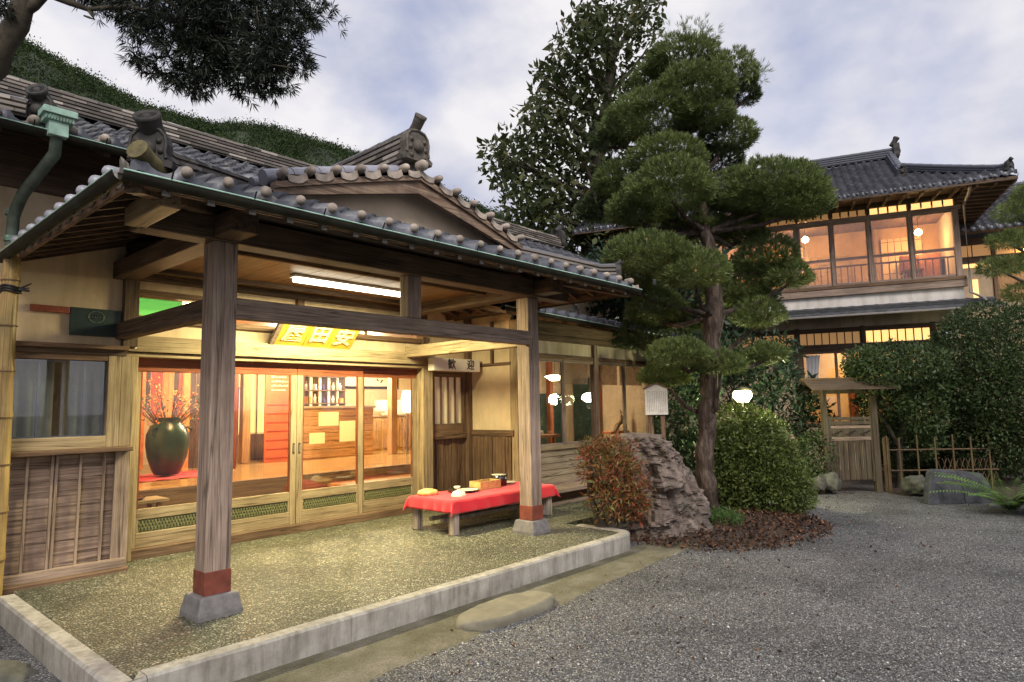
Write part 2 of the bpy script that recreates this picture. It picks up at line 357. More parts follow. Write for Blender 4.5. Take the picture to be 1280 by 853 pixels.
# ------------------------------------------------------------------ geometry helpers
def tag(o, label=None, cat=None, group=None, kind=None):
    if label: o['label'] = label
    if cat: o['category'] = cat
    if group: o['group'] = group
    if kind: o['kind'] = kind
    return o
def thing(name, label, cat, loc=(0, 0, 0), rz=0, group=None):
    """an Empty at the thing's base; its parts are children"""
    o = bpy.data.objects.new(name, None); COL.objects.link(o); o.empty_display_size = .1
    o.matrix_world = Matrix.Translation(Vector(loc)) @ Matrix.Rotation(rz, 4, 'Z')
    o.location = loc; o.rotation_euler = (0, 0, rz)
    return tag(o, label, cat, group)
def wmat(o):
    m = Matrix.Translation(o.location) @ o.rotation_euler.to_matrix().to_4x4() @ Matrix.Diagonal((*o.scale, 1))
    return wmat(o.parent) @ m if o.parent else m
def link(name, me, parent=None, bevel=0, smooth=False, local=False):
    """link a mesh as one object; its vertices are world positions unless local"""
    if parent and not local:
        me.transform(wmat(parent).inverted())
    o = bpy.data.objects.new(name, me); COL.objects.link(o)
    if parent: o.parent = parent
    if smooth:
        me.polygons.foreach_set('use_smooth', np.ones(len(me.polygons), bool))
    if bevel:
        b = o.modifiers.new('bevel', 'BEVEL'); b.width = bevel; b.segments = 2; b.limit_method = 'ANGLE'; b.angle_limit = .7
    return o
def base(o):
    """move a one-mesh thing's origin to the base of its mesh"""
    me = o.data; n = len(me.vertices); c = np.empty(n * 3); me.vertices.foreach_get('co', c); c = c.reshape(-1, 3)
    p = Vector(((c[:, 0].min() + c[:, 0].max()) / 2, (c[:, 1].min() + c[:, 1].max()) / 2, c[:, 2].min()))
    me.transform(Matrix.Translation(-p)); o.location = p
    return o

class MB:
    """collects boxes, bars, tubes and sheets for ONE mesh"""
    def __init__(s): s.v = []; s.f = []; s.m = []; s.mats = []; s.sm = []
    def mi(s, mat):
        if mat not in s.mats: s.mats.append(mat)
        return s.mats.index(mat)
    def add(s, vs, fs, mat, smooth=False):
        k = len(s.v); s.v.extend([tuple(map(float, p)) for p in vs]); i = s.mi(mat)
        for f in fs: s.f.append(tuple(k + q for q in f)); s.m.append(i); s.sm.append(smooth)
        return s
    def box(s, x0, x1, y0, y1, z0, z1, mat):
        vs = [(x, y, z) for z in (z0, z1) for y in (y0, y1) for x in (x0, x1)]
        return s.add(vs, [(0, 2, 3, 1), (4, 5, 7, 6), (0, 1, 5, 4), (2, 6, 7, 3), (0, 4, 6, 2), (1, 3, 7, 5)], mat)
    def bar(s, p0, p1, w, h, mat, up=(0, 0, 1)):
        """rectangular bar from p0 to p1, w across, h along up"""
        p0, p1, up = Vector(p0), Vector(p1), Vector(up)
        d = (p1 - p0).normalized(); a = d.cross(up)
        if a.length < 1e-4: a = d.cross(Vector((1, 0, 0)))
        a.normalize(); b = a.cross(d).normalized()
        vs = []
        for p in (p0, p1):
            for i, j in ((-1, -1), (1, -1), (1, 1), (-1, 1)): vs.append(p + a * (i * w / 2) + b * (j * h / 2))
        return s.add(vs, [(0, 3, 2, 1), (4, 5, 6, 7), (0, 1, 5, 4), (1, 2, 6, 5), (2, 3, 7, 6), (3, 0, 4, 7)], mat)
    def tube(s, pts, rad, mat, n=10, caps=True, arc=(0, 2 * PI), smooth=True):
        pts = [Vector(p) for p in pts]; m = len(pts)
        rad = rad if hasattr(rad, '__len__') else [rad] * m
        full = abs(arc[1] - arc[0] - 2 * PI) < 1e-3
        k = n if full else n + 1
        ref = None; vs = []
        for i, p in enumerate(pts):
            d = (pts[min(i + 1, m - 1)] - pts[max(i - 1, 0)]).normalized()
            if ref is None: ref = Vector((0, 0, 1)) if abs(d.z) < .9 else Vector((1, 0, 0))
            a = d.cross(ref).normalized(); b = a.cross(d).normalized()
            for j in range(k):
                t = arc[0] + (arc[1] - arc[0]) * j / n
                vs.append(p + a * (math.cos(t) * rad[i]) + b * (math.sin(t) * rad[i]))
        fs = []
        for i in range(m - 1):
            for j in range(n if full else n):
                j2 = (j + 1) % k
                fs.append((i * k + j, i * k + j2, (i + 1) * k + j2, (i + 1) * k + j))
        s.add(vs, fs, mat, smooth)
        if caps and full:
            s.add(vs[:k], [tuple(range(k))[::-1]], mat); s.add(vs[-k:], [tuple(range(k))], mat)
        return s
    def lathe(s, c, prof, mat, n=20, axis=(0, 0, 1), smooth=True):
        """prof: (radius, height) pairs turned about axis through c"""
        c, ax = Vector(c), Vector(axis).normalized()
        a = ax.cross(Vector((0, 1, 0)) if abs(ax.y) < .9 else Vector((1, 0, 0))).normalized(); b = ax.cross(a)
        vs = [c + ax * h + (a * math.cos(2 * PI * j / n) + b * math.sin(2 * PI * j / n)) * max(r, 1e-4) for r, h in prof for j in range(n)]
        fs = [(i * n + j, i * n + (j + 1) % n, (i + 1) * n + (j + 1) % n, (i + 1) * n + j) for i in range(len(prof) - 1) for j in range(n)]
        return s.add(vs, fs, mat, smooth)
    def prism(s, poly, o, ua, va, th, mat, wa=None):
        """polygon in the plane (ua, va) at o, thickness th along ua x va"""
        o, ua, va = Vector(o), Vector(ua), Vector(va); w = Vector(wa) if wa else ua.cross(va).normalized()
        n = len(poly)
        vs = [o + ua * p[0] + va * p[1] for p in poly] + [o + ua * p[0] + va * p[1] + w * th for p in poly]
        fs = [tuple(range(n))[::-1], tuple(range(n, 2 * n))] + [(i, (i + 1) % n, n + (i + 1) % n, n + i) for i in range(n)]
        return s.add(vs, fs, mat)
    def sheet(s, P, mat, smooth=False):
        """P: 2D list of points"""
        r, c = len(P), len(P[0])
        return s.add([p for row in P for p in row], [(i * c + j, i * c + j + 1, (i + 1) * c + j + 1, (i + 1) * c + j) for i in range(r - 1) for j in range(c - 1)], mat, smooth)
    def mesh(s, name):
        me = bpy.data.meshes.new(name); me.from_pydata(s.v, [], s.f)
        for m_ in s.mats: me.materials.append(M[m_])
        me.polygons.foreach_set('material_index', s.m); me.polygons.foreach_set('use_smooth', s.sm); me.update()
        return me
    def build(s, name, parent=None, bevel=0, local=False):
        return link(name, s.mesh(name), parent, bevel, False, local)
def boxobj(name, parent, x0, x1, y0, y1, z0, z1, mat, bevel=.006, local=False):
    return MB().box(x0, x1, y0, y1, z0, z1, mat).build(name, parent, bevel, local)
def npmesh(name, V, F, mats, tint=None, uv=None, smooth=False):
    """mesh from arrays; F is (n,3) or (n,4); tint one number per face"""
    V = np.ascontiguousarray(V, np.float32); F = np.ascontiguousarray(F, np.int32); n, k = F.shape
    me = bpy.data.meshes.new(name)
    me.vertices.add(len(V)); me.vertices.foreach_set('co', V.ravel())
    me.loops.add(n * k); me.loops.foreach_set('vertex_index', F.ravel())
    me.polygons.add(n); me.polygons.foreach_set('loop_start', np.arange(0, n * k, k, dtype=np.int32))
    for m_ in mats: me.materials.append(M[m_])
    me.update(calc_edges=True)
    if smooth: me.polygons.foreach_set('use_smooth', np.ones(n, bool))
    if tint is not None:
        a = me.attributes.new('tint', 'FLOAT', 'FACE'); a.data.foreach_set('value', np.ascontiguousarray(tint, np.float32))
    if uv is not None:
        l = me.uv_layers.new(name='UVMap'); l.data.foreach_set('uv', np.ascontiguousarray(uv[F.ravel()], np.float32).ravel())
    return me
def text_mesh(body, size, extr=.004, fat=0.0):
    c = bpy.data.curves.new('letters', 'FONT'); c.body = body; c.size = size; c.extrude = extr; c.offset = fat
    c.align_x = 'CENTER'; c.align_y = 'CENTER'; c.resolution_u = 3
    o = bpy.data.objects.new('letters', c); COL.objects.link(o); bpy.context.view_layer.update()
    me = bpy.data.meshes.new_from_object(o.evaluated_get(bpy.context.evaluated_depsgraph_get()))
    bpy.data.objects.remove(o); bpy.data.curves.remove(c)
    return me
def place_text(name, body, size, mat, parent, o, ua, va, extr=.004, fat=0.0):
    me = text_mesh(body, size, extr, fat); me.materials.clear(); me.materials.append(M[mat])
    ua, va = Vector(ua).normalized(), Vector(va).normalized(); w = ua.cross(va).normalized()
    m_ = Matrix.Identity(4)
    for i in range(3): m_[i][0], m_[i][1], m_[i][2], m_[i][3] = ua[i], va[i], w[i], o[i]
    me.transform(m_)
    return link(name, me, parent)

# ---- tiled roofs
def tile_sheet(name, parent, P, u0, u1, L, inside, mat, tw=.28, course=.25, amp=1.0, per=7, lip=True, local=False, step=.034):
    """wavy pantile roof. P(u, s) -> points, s measured from the eave up; overlapping courses, S-shaped section"""
    nu = int(round((u1 - u0) / tw * per)); us = u0 + np.arange(nu + 1) * (tw / per)
    rows = []
    if lip: rows += [(-.012, -.06, 0)]
    k = 0
    while k * course < L - 1e-6:
        a, b2 = k * course, min((k + 1) * course, L)
        rows += [(a - (.03 if k else 0), step, k), (b2, .002, k)]; k += 1
    S = np.array([r[0] for r in rows]); H = np.array([r[1] for r in rows]); K = np.array([r[2] for r in rows])
    t = (us / tw) % 1.0
    prof = np.where(t < .42, .055 * np.sin(PI * t / .42) ** .8, -.026 * np.sin(PI * (t - .42) / .58)) * amp
    U, SS = np.meshgrid(us, S)
    p = P(U, SS); pu = P(U + .01, SS) - p; ps = P(U, SS + .01) - p
    nrm = np.cross(pu, ps); nrm /= np.linalg.norm(nrm, axis=-1, keepdims=True)
    nrm *= np.sign(nrm[..., 2:3])
    jit = RNG.normal(0, .0022, (len(S), nu + 1)); jit = np.repeat(jit[:, ::per], per, 1)[:, :nu + 1]
    V = p + nrm * (H[:, None] + prof[None] + jit)[..., None]
    r, c = V.shape[:2]; idx = np.arange(r * c).reshape(r, c)
    F = np.stack([idx[:-1, :-1], idx[:-1, 1:], idx[1:, 1:], idx[1:, :-1]], -1).reshape(-1, 4)
    Um = (U[:-1, :-1] + tw / per / 2); Sm = (SS[:-1, :-1] + SS[1:, :-1]) / 2
    keep = inside(Um, Sm).ravel(); F = F[keep]
    if np.cross(V.reshape(-1, 3)[F[0, 1]] - V.reshape(-1, 3)[F[0, 0]], V.reshape(-1, 3)[F[0, 3]] - V.reshape(-1, 3)[F[0, 0]])[2] < 0: F = F[:, ::-1]
    uv = np.stack([U / tw + .001, np.broadcast_to(K[:, None] + .5, U.shape)], -1).reshape(-1, 2)
    me = npmesh(name, V.reshape(-1, 3), F, [mat], uv=uv, smooth=False)
    return link(name, me, parent, 0, False, local)
def ridge(name, parent, pts, w, h, mat, layers=4, top=.075, cap='roof_tile', local=False, seg=.27):
    """stacked ridge tiles: thin projecting layers under a row of round cover tiles"""
    m_ = MB(); pts = [Vector(p) for p in pts]
    prof = []
    lh = h / layers
    for k in range(layers):
        ww = w / 2 - k * w * .03
        prof += [(ww - .026, k * lh), (ww - .026, (k + .45) * lh), (ww, (k + .45) * lh), (ww, (k + 1) * lh)]
    prof = [(-a, b_) for a, b_ in prof] + [(a, b_) for a, b_ in prof[::-1]]
    n = len(prof); vs = []
    for i, p in enumerate(pts):
        d = (pts[min(i + 1, len(pts) - 1)] - pts[max(i - 1, 0)]); d.z = 0; d.normalize(); a = Vector((-d.y, d.x, 0))
        vs += [p + a * q[0] + Vector((0, 0, q[1])) for q in prof]
    fs = [(i * n + j, i * n + j + 1, (i + 1) * n + j + 1, (i + 1) * n + j) for i in range(len(pts) - 1) for j in range(n - 1)]
    fs += [tuple(range(n)), tuple(range((len(pts) - 1) * n, len(pts) * n))[::-1]]
    m_.add(vs, fs, mat)
    # round cover tiles, each slightly tapered so that the joints show
    for i in range(len(pts) - 1):
        a, b_ = pts[i], pts[i + 1]; k = max(1, int(round((b_ - a).length / seg)))
        for j in range(k):
            q0 = a.lerp(b_, j / k) + Vector((0, 0, h - .02)); q1 = a.lerp(b_, (j + 1) / k + .02) + Vector((0, 0, h - .02))
            m_.tube([q0, q1], [top * 1.06, top * .96], cap, 10)
    return m_.build(name, parent, 0, local)
def ornament(name, parent, o, ua, s, mat, cap_dir=(0, 0, 1), local=False, disc=True, tr=.10, tl=.34):
    """ridge-end ogre tile: shouldered plate with scrolls, boss and a round tube tile rising from its top"""
    o, ua = Vector(o), Vector(ua).normalized(); z = Vector((0, 0, 1)); w = ua.cross(z).normalized()   # w: facing
    m_ = MB()
    half = [(0.0, 0), (.26, 0), (.34, -.03), (.36, .05), (.28, .10), (.26, .2), (.275, .34), (.25, .46), (.17, .55), (.0, .585)]
    poly = [(a * s, b_ * s) for a, b_ in half[1:]] + [(-a * s, b_ * s) for a, b_ in half[1:-1][::-1]]
    m_.prism(poly, o - w * .09 * s, ua, z, .18 * s, mat, w)
    rim = [o + ua * (a * s * .93) + z * (b_ * s * .95 + .01) + w * .09 * s for a, b_ in half[4:]]
    m_.tube(rim, .028 * s, mat, 6); m_.tube([o + ua * (-(p - o).dot(ua)) + z * (p - o).dot(z) + w * .09 * s for p in rim], .028 * s, mat, 6)
    m_.lathe(o + z * .27 * s + w * .08 * s, [(.12 * s, 0), (.115 * s, .05 * s), (.06 * s, .085 * s), (0.0, .09 * s)], mat, 14, w)
    for sx in (-1, 1):
        for k in range(3):
            m_.lathe(o + ua * (sx * (.15 + .03 * (k % 2)) * s) + z * ((.08 + .15 * k) * s) + w * .08 * s, [(.05 * s, 0), (.045 * s, .03 * s), (0, .045 * s)], mat, 8, w)
    d = Vector(cap_dir).normalized()
    p0 = o + z * .50 * s - w * .12 * s; p1 = p0 + d * tl * .55 * s; p2 = p1 + (d + z * .2).normalized() * tl * .45 * s
    m_.tube([p0, p1, p2], [tr * s, tr * .96 * s, tr * 1.08 * s], mat, 14)
    if disc:
        dd = (p2 - p1).normalized()
        m_.lathe(p2, [(a * tr * s, b_ * s) for a, b_ in ((1.12, -.03), (1.12, .02), (.9, .02), (.8, .0), (.36, .0), (.32, .02), (0, .02))], mat, 16, dd)
    return m_.build(name, parent, 0, local)
def eave_caps(name, parent, pts, outs, local=False, r=.05, mat='cap_tile', w=.28, fl=True):
    """round knob and crescent flange on the end of every eave tile"""
    m_ = MB()
    for i, (p, od) in enumerate(zip(pts, outs)):
        p, od = Vector(p), Vector(od).normalized(); q_ = Vector(pts[i + 1]) - p if i + 1 < len(pts) else p - Vector(pts[i - 1])
        a = q_.normalized(); nz = a.cross(od); nz = nz if nz.z > 0 else -nz
        j = random.uniform(.93, 1.07)
        m_.lathe(p, [(r * j, -.06), (r * j, -.01), (r * .93 * j, .018), (r * .68 * j, .038), (r * .3 * j, .047), (0, .049)], mat, 12, od)
        if fl:
            q = []
            for k in range(7):
                t = k / 6; x = .04 + t * (w - .08); zt = -.035 - .028 * math.sin(PI * t)
                q.append((p + a * x + nz * (zt + .028) - od * .02, p + a * x + nz * (zt - .04) - od * .02, p + a * x + nz * (zt + .028) - od * .07))
            m_.sheet([[c[2] for c in q], [c[0] for c in q], [c[1] for c in q]], mat)
    return m_.build(name, parent, 0, local)

# ---- foliage: many small leaves scattered through the volume of irregular clumps
def fbm(p, f, seed=0):
    """cheap smooth pseudo noise on (n,3) points"""
    r = np.random.default_rng(seed); out_ = np.zeros(len(p))
    for k in range(5):
        d = r.normal(size=(3, 3)) * f * (1.6 ** k); ph = r.uniform(0, 6.28, 3)
        q = p @ d.T + ph
        out_ += np.sin(q[:, 0]) * np.sin(q[:, 1] + np.sin(q[:, 2])) / (1.35 ** k)
    return out_ / 2.2
def sample_blob(c, r, n, shell=.55, flat=0.0, seed=0, lump=.18):
    """n points in a lumpy ellipsoid, denser towards the skin; flat>0 cuts the underside"""
    g = np.random.default_rng(seed)
    d = g.normal(size=(n, 3)); d /= np.linalg.norm(d, axis=1, keepdims=True)
    if flat: d[:, 2] = np.where(d[:, 2] < 0, d[:, 2] * (1 - flat), d[:, 2])
    rr = g.uniform(0, 1, n) ** (1 / 3.); rr = shell + (1 - shell) * rr if shell else rr
    rr *= np.where(g.random(n) < .15, g.uniform(.3, 1, n), 1)
    k = 1 + lump * fbm(d, 2.2, seed + 1) + lump * .5 * fbm(d, 6, seed + 2)
    return np.asarray(c) + d * rr[:, None] * k[:, None] * np.asarray(r), d
def leaves(P, D, size, seed=0, aspect=.42, bend=.35, outward=.5, var=.35, up=0.0):
    """diamond leaves (two folded triangles -> one quad each) at P growing roughly along D"""
    g = np.random.default_rng(seed); n = len(P)
    a = D * outward + g.normal(size=(n, 3)) * .75 + np.array([0, 0, up]); a /= np.linalg.norm(a, axis=1, keepdims=True)
    b_ = np.cross(a, g.normal(size=(n, 3))); b_ /= np.linalg.norm(b_, axis=1, keepdims=True) + 1e-9
    c_ = np.cross(a, b_)
    s = size * (1 + var * g.normal(size=n)).clip(.4, 1.9)
    tip = P + a * s[:, None]; mid = P + a * (s * .45)[:, None] + c_ * (s * bend * .2)[:, None]
    l = mid + b_ * (s * aspect / 2)[:, None]; r = mid - b_ * (s * aspect / 2)[:, None]
    V = np.stack([P, r, tip, l], 1).reshape(-1, 3); F = np.arange(4 * n).reshape(n, 4)
    return V, F
def needles(P, D, length, width, k, seed=0, spread=.75):
    """k narrow leaves fanning from each tuft"""
    g = np.random.default_rng(seed); n = len(P)
    P = np.repeat(P, k, 0); D = np.repeat(D, k, 0)
    a = D + g.normal(size=(n * k, 3)) * spread; a /= np.linalg.norm(a, axis=1, keepdims=True)
    b_ = np.cross(a, g.normal(size=(n * k, 3))); b_ /= np.linalg.norm(b_, axis=1, keepdims=True) + 1e-9
    s = length * g.uniform(.65, 1.2, n * k)
    w = width * g.uniform(.8, 1.2, n * k)
    mid = P + a * (s * .5)[:, None]
    V = np.stack([P, mid - b_ * (w / 2)[:, None], P + a * s[:, None] - np.array([0, 0, 1.]) * (s * .08)[:, None], mid + b_ * (w / 2)[:, None]], 1).reshape(-1, 3)
    return V, np.arange(4 * n * k).reshape(n * k, 4)
def join(parts):
    V, F, T, k = [], [], [], 0
    for v_, f_, t_ in parts:
        V.append(v_); F.append(f_ + k); T.append(t_); k += len(v_)
    return np.concatenate(V), np.concatenate(F), np.concatenate(T)
def foliage(name, parent, blobs, mat, size, density, seed=0, aspect=.42, shell=.55, flat=.0, lump=.18, outward=.5, up=0.1, kind='leaf', k=8, width=.006, spread=.75):
    """blobs: (centre, radii[, number factor])"""
    parts = []
    for i, bl in enumerate(blobs):
        c, r = np.array(bl[0], float), np.array(bl[1], float) * (np.ones(3) if hasattr(bl[1], '__len__') else np.ones(3))
        f = bl[2] if len(bl) > 2 else 1
        area = 4 * PI * ((r[0] * r[1]) ** 1.6 / 3 + (r[0] * r[2]) ** 1.6 / 3 + (r[1] * r[2]) ** 1.6 / 3) ** (1 / 1.6)
        n = max(12, int(area * density * f))
        P, D = sample_blob(c, r, n, shell, flat, seed * 101 + i * 7, lump)
        g = np.random.default_rng(seed * 31 + i)
        dd = D / r; dd /= np.linalg.norm(dd, axis=1, keepdims=True); dd[:, 2] += up
        t0 = .42 + .26 * fbm(P, 3.4 / max(r), seed) + .10 * g.normal(size=n)          # light and dark clumps, leaf by leaf
        if kind == 'leaf':
            v_, f_ = leaves(P, dd, size, seed + i, aspect, .35, outward)
            t_ = t0
        else:
            v_, f_ = needles(P, dd, size, width, k, seed + i, spread); t_ = np.repeat(t0, k) + g.normal(0, .1, n * k)
        parts.append((v_, f_, t_.clip(0, 1)))
    V, F, T = join(parts)
    return link(name, npmesh(name, V, F, [mat], tint=T), parent)
def limbs(name, parent, lines, mat='bark', n=9, wob=.02, seed=1):
    """tapered trunk and branches: list of (points, radii)"""
    m_ = MB(); g = random.Random(seed)
    for pts, rad in lines:
        pts = [Vector(p) for p in pts]; P, R = [], []
        for i in range(len(pts) - 1):
            k = max(2, int((pts[i + 1] - pts[i]).length / .12)); k = min(k, 14)
            for j in range(k + (1 if i == len(pts) - 2 else 0)):
                t_ = j / k; q = pts[i].lerp(pts[i + 1], t_)
                r = rad[i] + (rad[i + 1] - rad[i]) * t_
                e = wob * min(1, r * 12)
                P.append(q + Vector((g.gauss(0, e), g.gauss(0, e), g.gauss(0, e * .4)))); R.append(r * g.uniform(.93, 1.08))
        m_.tube(P, R, mat, n)
    return m_.build(name, parent)

# ------------------------------------------------------------------ ground
def ground_z(x, y):
    return -.19 + .012 * mnoise.noise(Vector((x * .35, y * .35, 0))) + .003 * mnoise.noise(Vector((x * 3, y * 3, 1)))
xs = np.concatenate([[-900, -300, -120, -60, -30, -15, -8, -4], np.arange(-2, 22, .25), [23, 26, 30, 40, 70, 130, 300, 900]])
ys = np.concatenate([[-900, -300, -120, -60, -30, -15, -8, -4], np.arange(-2, 8, .25), [9, 12, 16, 22, 30, 50, 90, 200, 400, 900]])
g_ = MB(); g_.sheet([[(x, y, ground_z(x, y) if abs(x) < 40 and abs(y) < 40 else -.19) for x in xs] for y in ys], 'gravel', True)
tag(g_.build('gravel_ground'), kind='structure')
# strip of trodden earth along the kerb, feathered edge
d_ = MB(); R0 = []
for i in range(90):
    x = 1.2 + i * .078
    e = 3.62 + .10 * mnoise.noise(Vector((x * 1.1, 3, 0))) + .05 * mnoise.noise(Vector((x * 4, 5, 0))) + .035 * (x - 1.2)
    R0.append([(x, e + (4.5 - e) * k / 5, ground_z(x, e + (4.5 - e) * k / 5) + .004 + (.006 if k else -.012)) for k in range(6)])
d_.sheet(R0, 'dirt', True); tag(d_.build('dirt_strip'), kind='structure')
s_ = MB(); cx, cy_ = 9.35, 4.6; rows = []
for k in range(7):
    rows.append([(cx + (1.75 + .12 * mnoise.noise(Vector((math.cos(t) * 2, math.sin(t) * 2, 4)))) * (k / 6) * math.cos(t) * 1.0, cy_ + (1.5 + .12 * mnoise.noise(Vector((math.cos(t) * 2, math.sin(t) * 2, 9)))) * (k / 6) * math.sin(t), -.185 + .10 * (1 - (k / 6) ** 2) - (.02 if k == 6 else 0)) for t in [2 * PI * j / 48 for j in range(49)]])
s_.sheet(rows, 'soil', True)
rows = [[(x, y, -.175 + .03 * mnoise.noise(Vector((x, y, 0)))) for x in np.linspace(10.4, 19, 12)] for y in np.linspace(4.75, 6.95, 6)]
s_.sheet(rows, 'soil', True)
rows = [[(14.2 + a * .6 - b_ * .25, 3.1 - b_ * 1.15 + a * .2, -.176 + .02 * mnoise.noise(Vector((a, b_, 3))) - (.02 if a == 0 else 0)) for a in range(0, 9)] for b_ in range(0, 9)]
s_.sheet([r for r in rows], 'soil', True)
tag(s_.build('garden_soil'), kind='structure')

# porch floor, its kerb and the lower ground left of it
f_ = MB(); f_.box(1.54, 7.25, 4.54, 8.0, -.25, 0, 'pebble_floor'); f_.box(7.25, 8.3, 5.55, 6.72, -.25, -.003, 'pebble_floor'); f_.box(7.25, 12.2, 6.3, 7.2, -.25, -.006, 'pebble_floor')
tag(f_.build('porch_floor'), kind='structure')
k_ = MB()
pts_ = [(1.40, 7.35), (1.40, 4.42)] + [(x, 4.42 + .012 * mnoise.noise(Vector((x * 2, 0, 0)))) for x in np.linspace(1.9, 6.9, 14)]
def kerb_ring(path, wd, z0, z1, mat):
    V, Fa = [], []
    n = len(path)
    for i, p in enumerate(path):
        a = Vector((*path[max(i - 1, 0)], 0)); b_ = Vector((*path[min(i + 1, n - 1)], 0)); d = (b_ - a).normalized(); nn = Vector((-d.y, d.x, 0))
        k = 1.0
        if 0 < i < n - 1:
            d0 = (Vector((*p, 0)) - a).normalized(); k = 1 / max(.5, d0.dot(d))
        q = Vector((*p, 0)) + nn * wd * k
        c = .018
        V += [(p[0], p[1], z0), (p[0], p[1], z1 - c), (p[0] + nn.x * c * k, p[1] + nn.y * c * k, z1), (q.x - nn.x * .008, q.y - nn.y * .008, z1), (q.x, q.y, z1 - .01), (q.x, q.y, z0)]
    for i in range(n - 1):
        for j in range(5): Fa.append((i * 6 + j, (i + 1) * 6 + j, (i + 1) * 6 + j + 1, i * 6 + j + 1))
    Fa += [(0, 1, 2, 3, 4, 5), tuple((n - 1) * 6 + q for q in (5, 4, 3, 2, 1, 0))]
    return V, Fa, mat
end = [(7.10, 4.44), (7.22, 4.50), (7.29, 4.60), (7.31, 4.74), (7.31, 5.3)]
full = pts_ + end; cuts = [(0, 1.40, None)]
for a0, b0 in ((0, 2), (1, 5), (5, 9), (9, 13), (13, len(full))):      # cast lengths with open joints between them
    seg = [tuple(q) for q in full[a0:b0 + 1]] if b0 < len(full) else [tuple(q) for q in full[a0:]]
    if a0 > 1: seg[0] = (seg[0][0] + .004, seg[0][1])
    if a0 == 0: seg = [full[0], full[1], (1.60, 4.42)]
    if a0 == 1: seg[0] = (1.605, 4.42)
    V_, F_, m_ = kerb_ring(seg, .135, -.26, .012 + .003 * (a0 % 2), 'concrete'); k_.add(V_, F_, m_)
tag(k_.build('kerb'), kind='structure')

# ================================================================== the old inn
INN = thing('inn_building', 'old wooden inn with grey tiled roofs and a deep gabled entrance porch', 'inn', (4.7, 8.05, 0))
B = INN
# ---- left wing
w = MB(); w.box(-3, 2.42, 7.72, 7.84, 2.3, 4.3, 'cream'); w.box(-3, 2.42, 7.685, 7.72, 3.80, 4.35, 'dark_x'); w.build('plaster_wall', B)
w = MB(); w.box(-3, 2.46, 7.655, 7.85, 2.2, 2.3, 'dark_x'); w.box(-3, 2.46, 7.60, 7.66, 2.255, 2.30, 'brown_x'); w.build('head_beam', B, .006)
w = MB(); w.box(-3, 1.42, 7.72, 7.84, 1.22, 2.2, 'cream_grey'); w.build('plaster_wall', B)
w = MB()
for k in range(9):                                  # horizontal weathered boards, each lapping the next
    z0 = .12 + k * .121
    w.prism([(0, 0), (.013, 0), (.009, .119), (0, .119)], (-3, 7.72, z0), (0, -1, 0), (0, 0, 1), 5.44, 'siding', (1, 0, 0))
w.build('board_siding', B)
for x in (1.14, 1.63, 1.832, 1.868, 2.07, 2.28, 2.39, .9, .5, .1):
    MB().bar((x, 7.675, .1), (x + .012, 7.675, 1.2), .026 if x < 2.35 else .03, .024, 'grey_z').build('batten', B, .003)
w = MB(); w.box(-3, 2.52, 7.55, 7.72, 1.205, 1.25, 'brown_x'); w.build('sill_board', B, .006)
w = MB(); w.box(-3, 2.5, 7.60, 7.80, .0, .115, 'grey_x'); w.box(-3, 2.5, 7.50, 7.60, -.05, .035, 'brown_x'); w.build('ground_sill', B, .006)
w = MB(); w.box(2.40, 2.53, 7.66, 7.80, .0, 1.205, 'grey_z'); w.box(2.41, 2.535, 7.67, 7.82, 1.25, 2.2, 'tan_z'); w.box(2.41, 2.56, 7.655, 7.85, 2.3, 3.3, 'dark_z'); w.build('corner_post', B, .006)
win = MB()
for a in ((1.40, 1.49), (2.29, 2.41)): win.box(a[0], a[1], 7.665, 7.80, 1.25, 2.2, 'tan_z')
win.box(1.49, 2.29, 7.668, 7.80, 2.14, 2.2, 'brown_x'); win.box(1.49, 2.29, 7.66, 7.80, 1.25, 1.37, 'tan_x')
win = win.build('window', B, .005)
w = MB()
for x in (1.50, 1.70, 1.90, 2.09, 2.265): w.box(x, x + .022, 7.735, 7.76, 1.37, 2.14, 'bluebar')
w.box(1.52, 2.27, 7.737, 7.757, 2.118, 2.14, 'bluebar'); w.box(1.52, 2.27, 7.737, 7.757, 1.37, 1.385, 'bluebar')

w.build('sash', win)
MB().box(1.49, 2.29, 7.725, 7.729, 1.37, 2.14, 'glass').build('pane', win)
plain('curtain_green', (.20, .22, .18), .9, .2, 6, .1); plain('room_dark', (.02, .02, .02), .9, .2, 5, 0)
w = MB()
for a, b_ in ((1.49, 1.86), (1.94, 2.29)):
    w.sheet([[(x, 7.86 + .015 * math.sin(x * 60), z) for x in np.linspace(a, b_, 30)] for z in (1.3, 2.2)], 'curtain_green', True)
w.build('curtain', win)
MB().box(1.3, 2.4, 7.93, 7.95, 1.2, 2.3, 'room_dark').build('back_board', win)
# return between left wing and entrance
MB().box(2.42, 2.56, 7.85, 8.2, 2.46, 3.3, 'cream').build('plaster_wall', B)

# ---- entrance front: jambs, lintel, bands of plaster, transom windows
w = MB(); w.box(2.535, 2.665, 7.93, 8.12, 0, 2.22, 'tan_z'); w.build('door_jamb', B, .006)
w = MB(); w.box(6.79, 6.99, 7.92, 8.12, 0, 2.22, 'tan_z'); w.build('door_jamb', B, .006)
w = MB(); w.box(2.50, 7.02, 7.90, 8.14, 2.275, 2.455, 'tan_x'); w.box(2.50, 7.02, 7.94, 8.14, 2.218, 2.268, 'tan_x'); w.build('lintel', B, .006)
w = MB(); w.box(2.56, 6.9, 8.03, 8.13, 2.455, 2.625, 'cream'); w.box(2.56, 6.9, 8.03, 8.13, 2.985, 3.3, 'cream'); w.build('plaster_wall', B)
for bx in ((2.56, 6.9, 7.98, 8.13, 2.62, 2.69, 'brown_x'), (2.56, 6.9, 7.98, 8.13, 2.92, 2.99, 'brown_x'), (2.56, 6.9, 7.93, 8.1, 3.09, 3.19, 'dark_x')): boxobj('wall_rail', B, *bx)
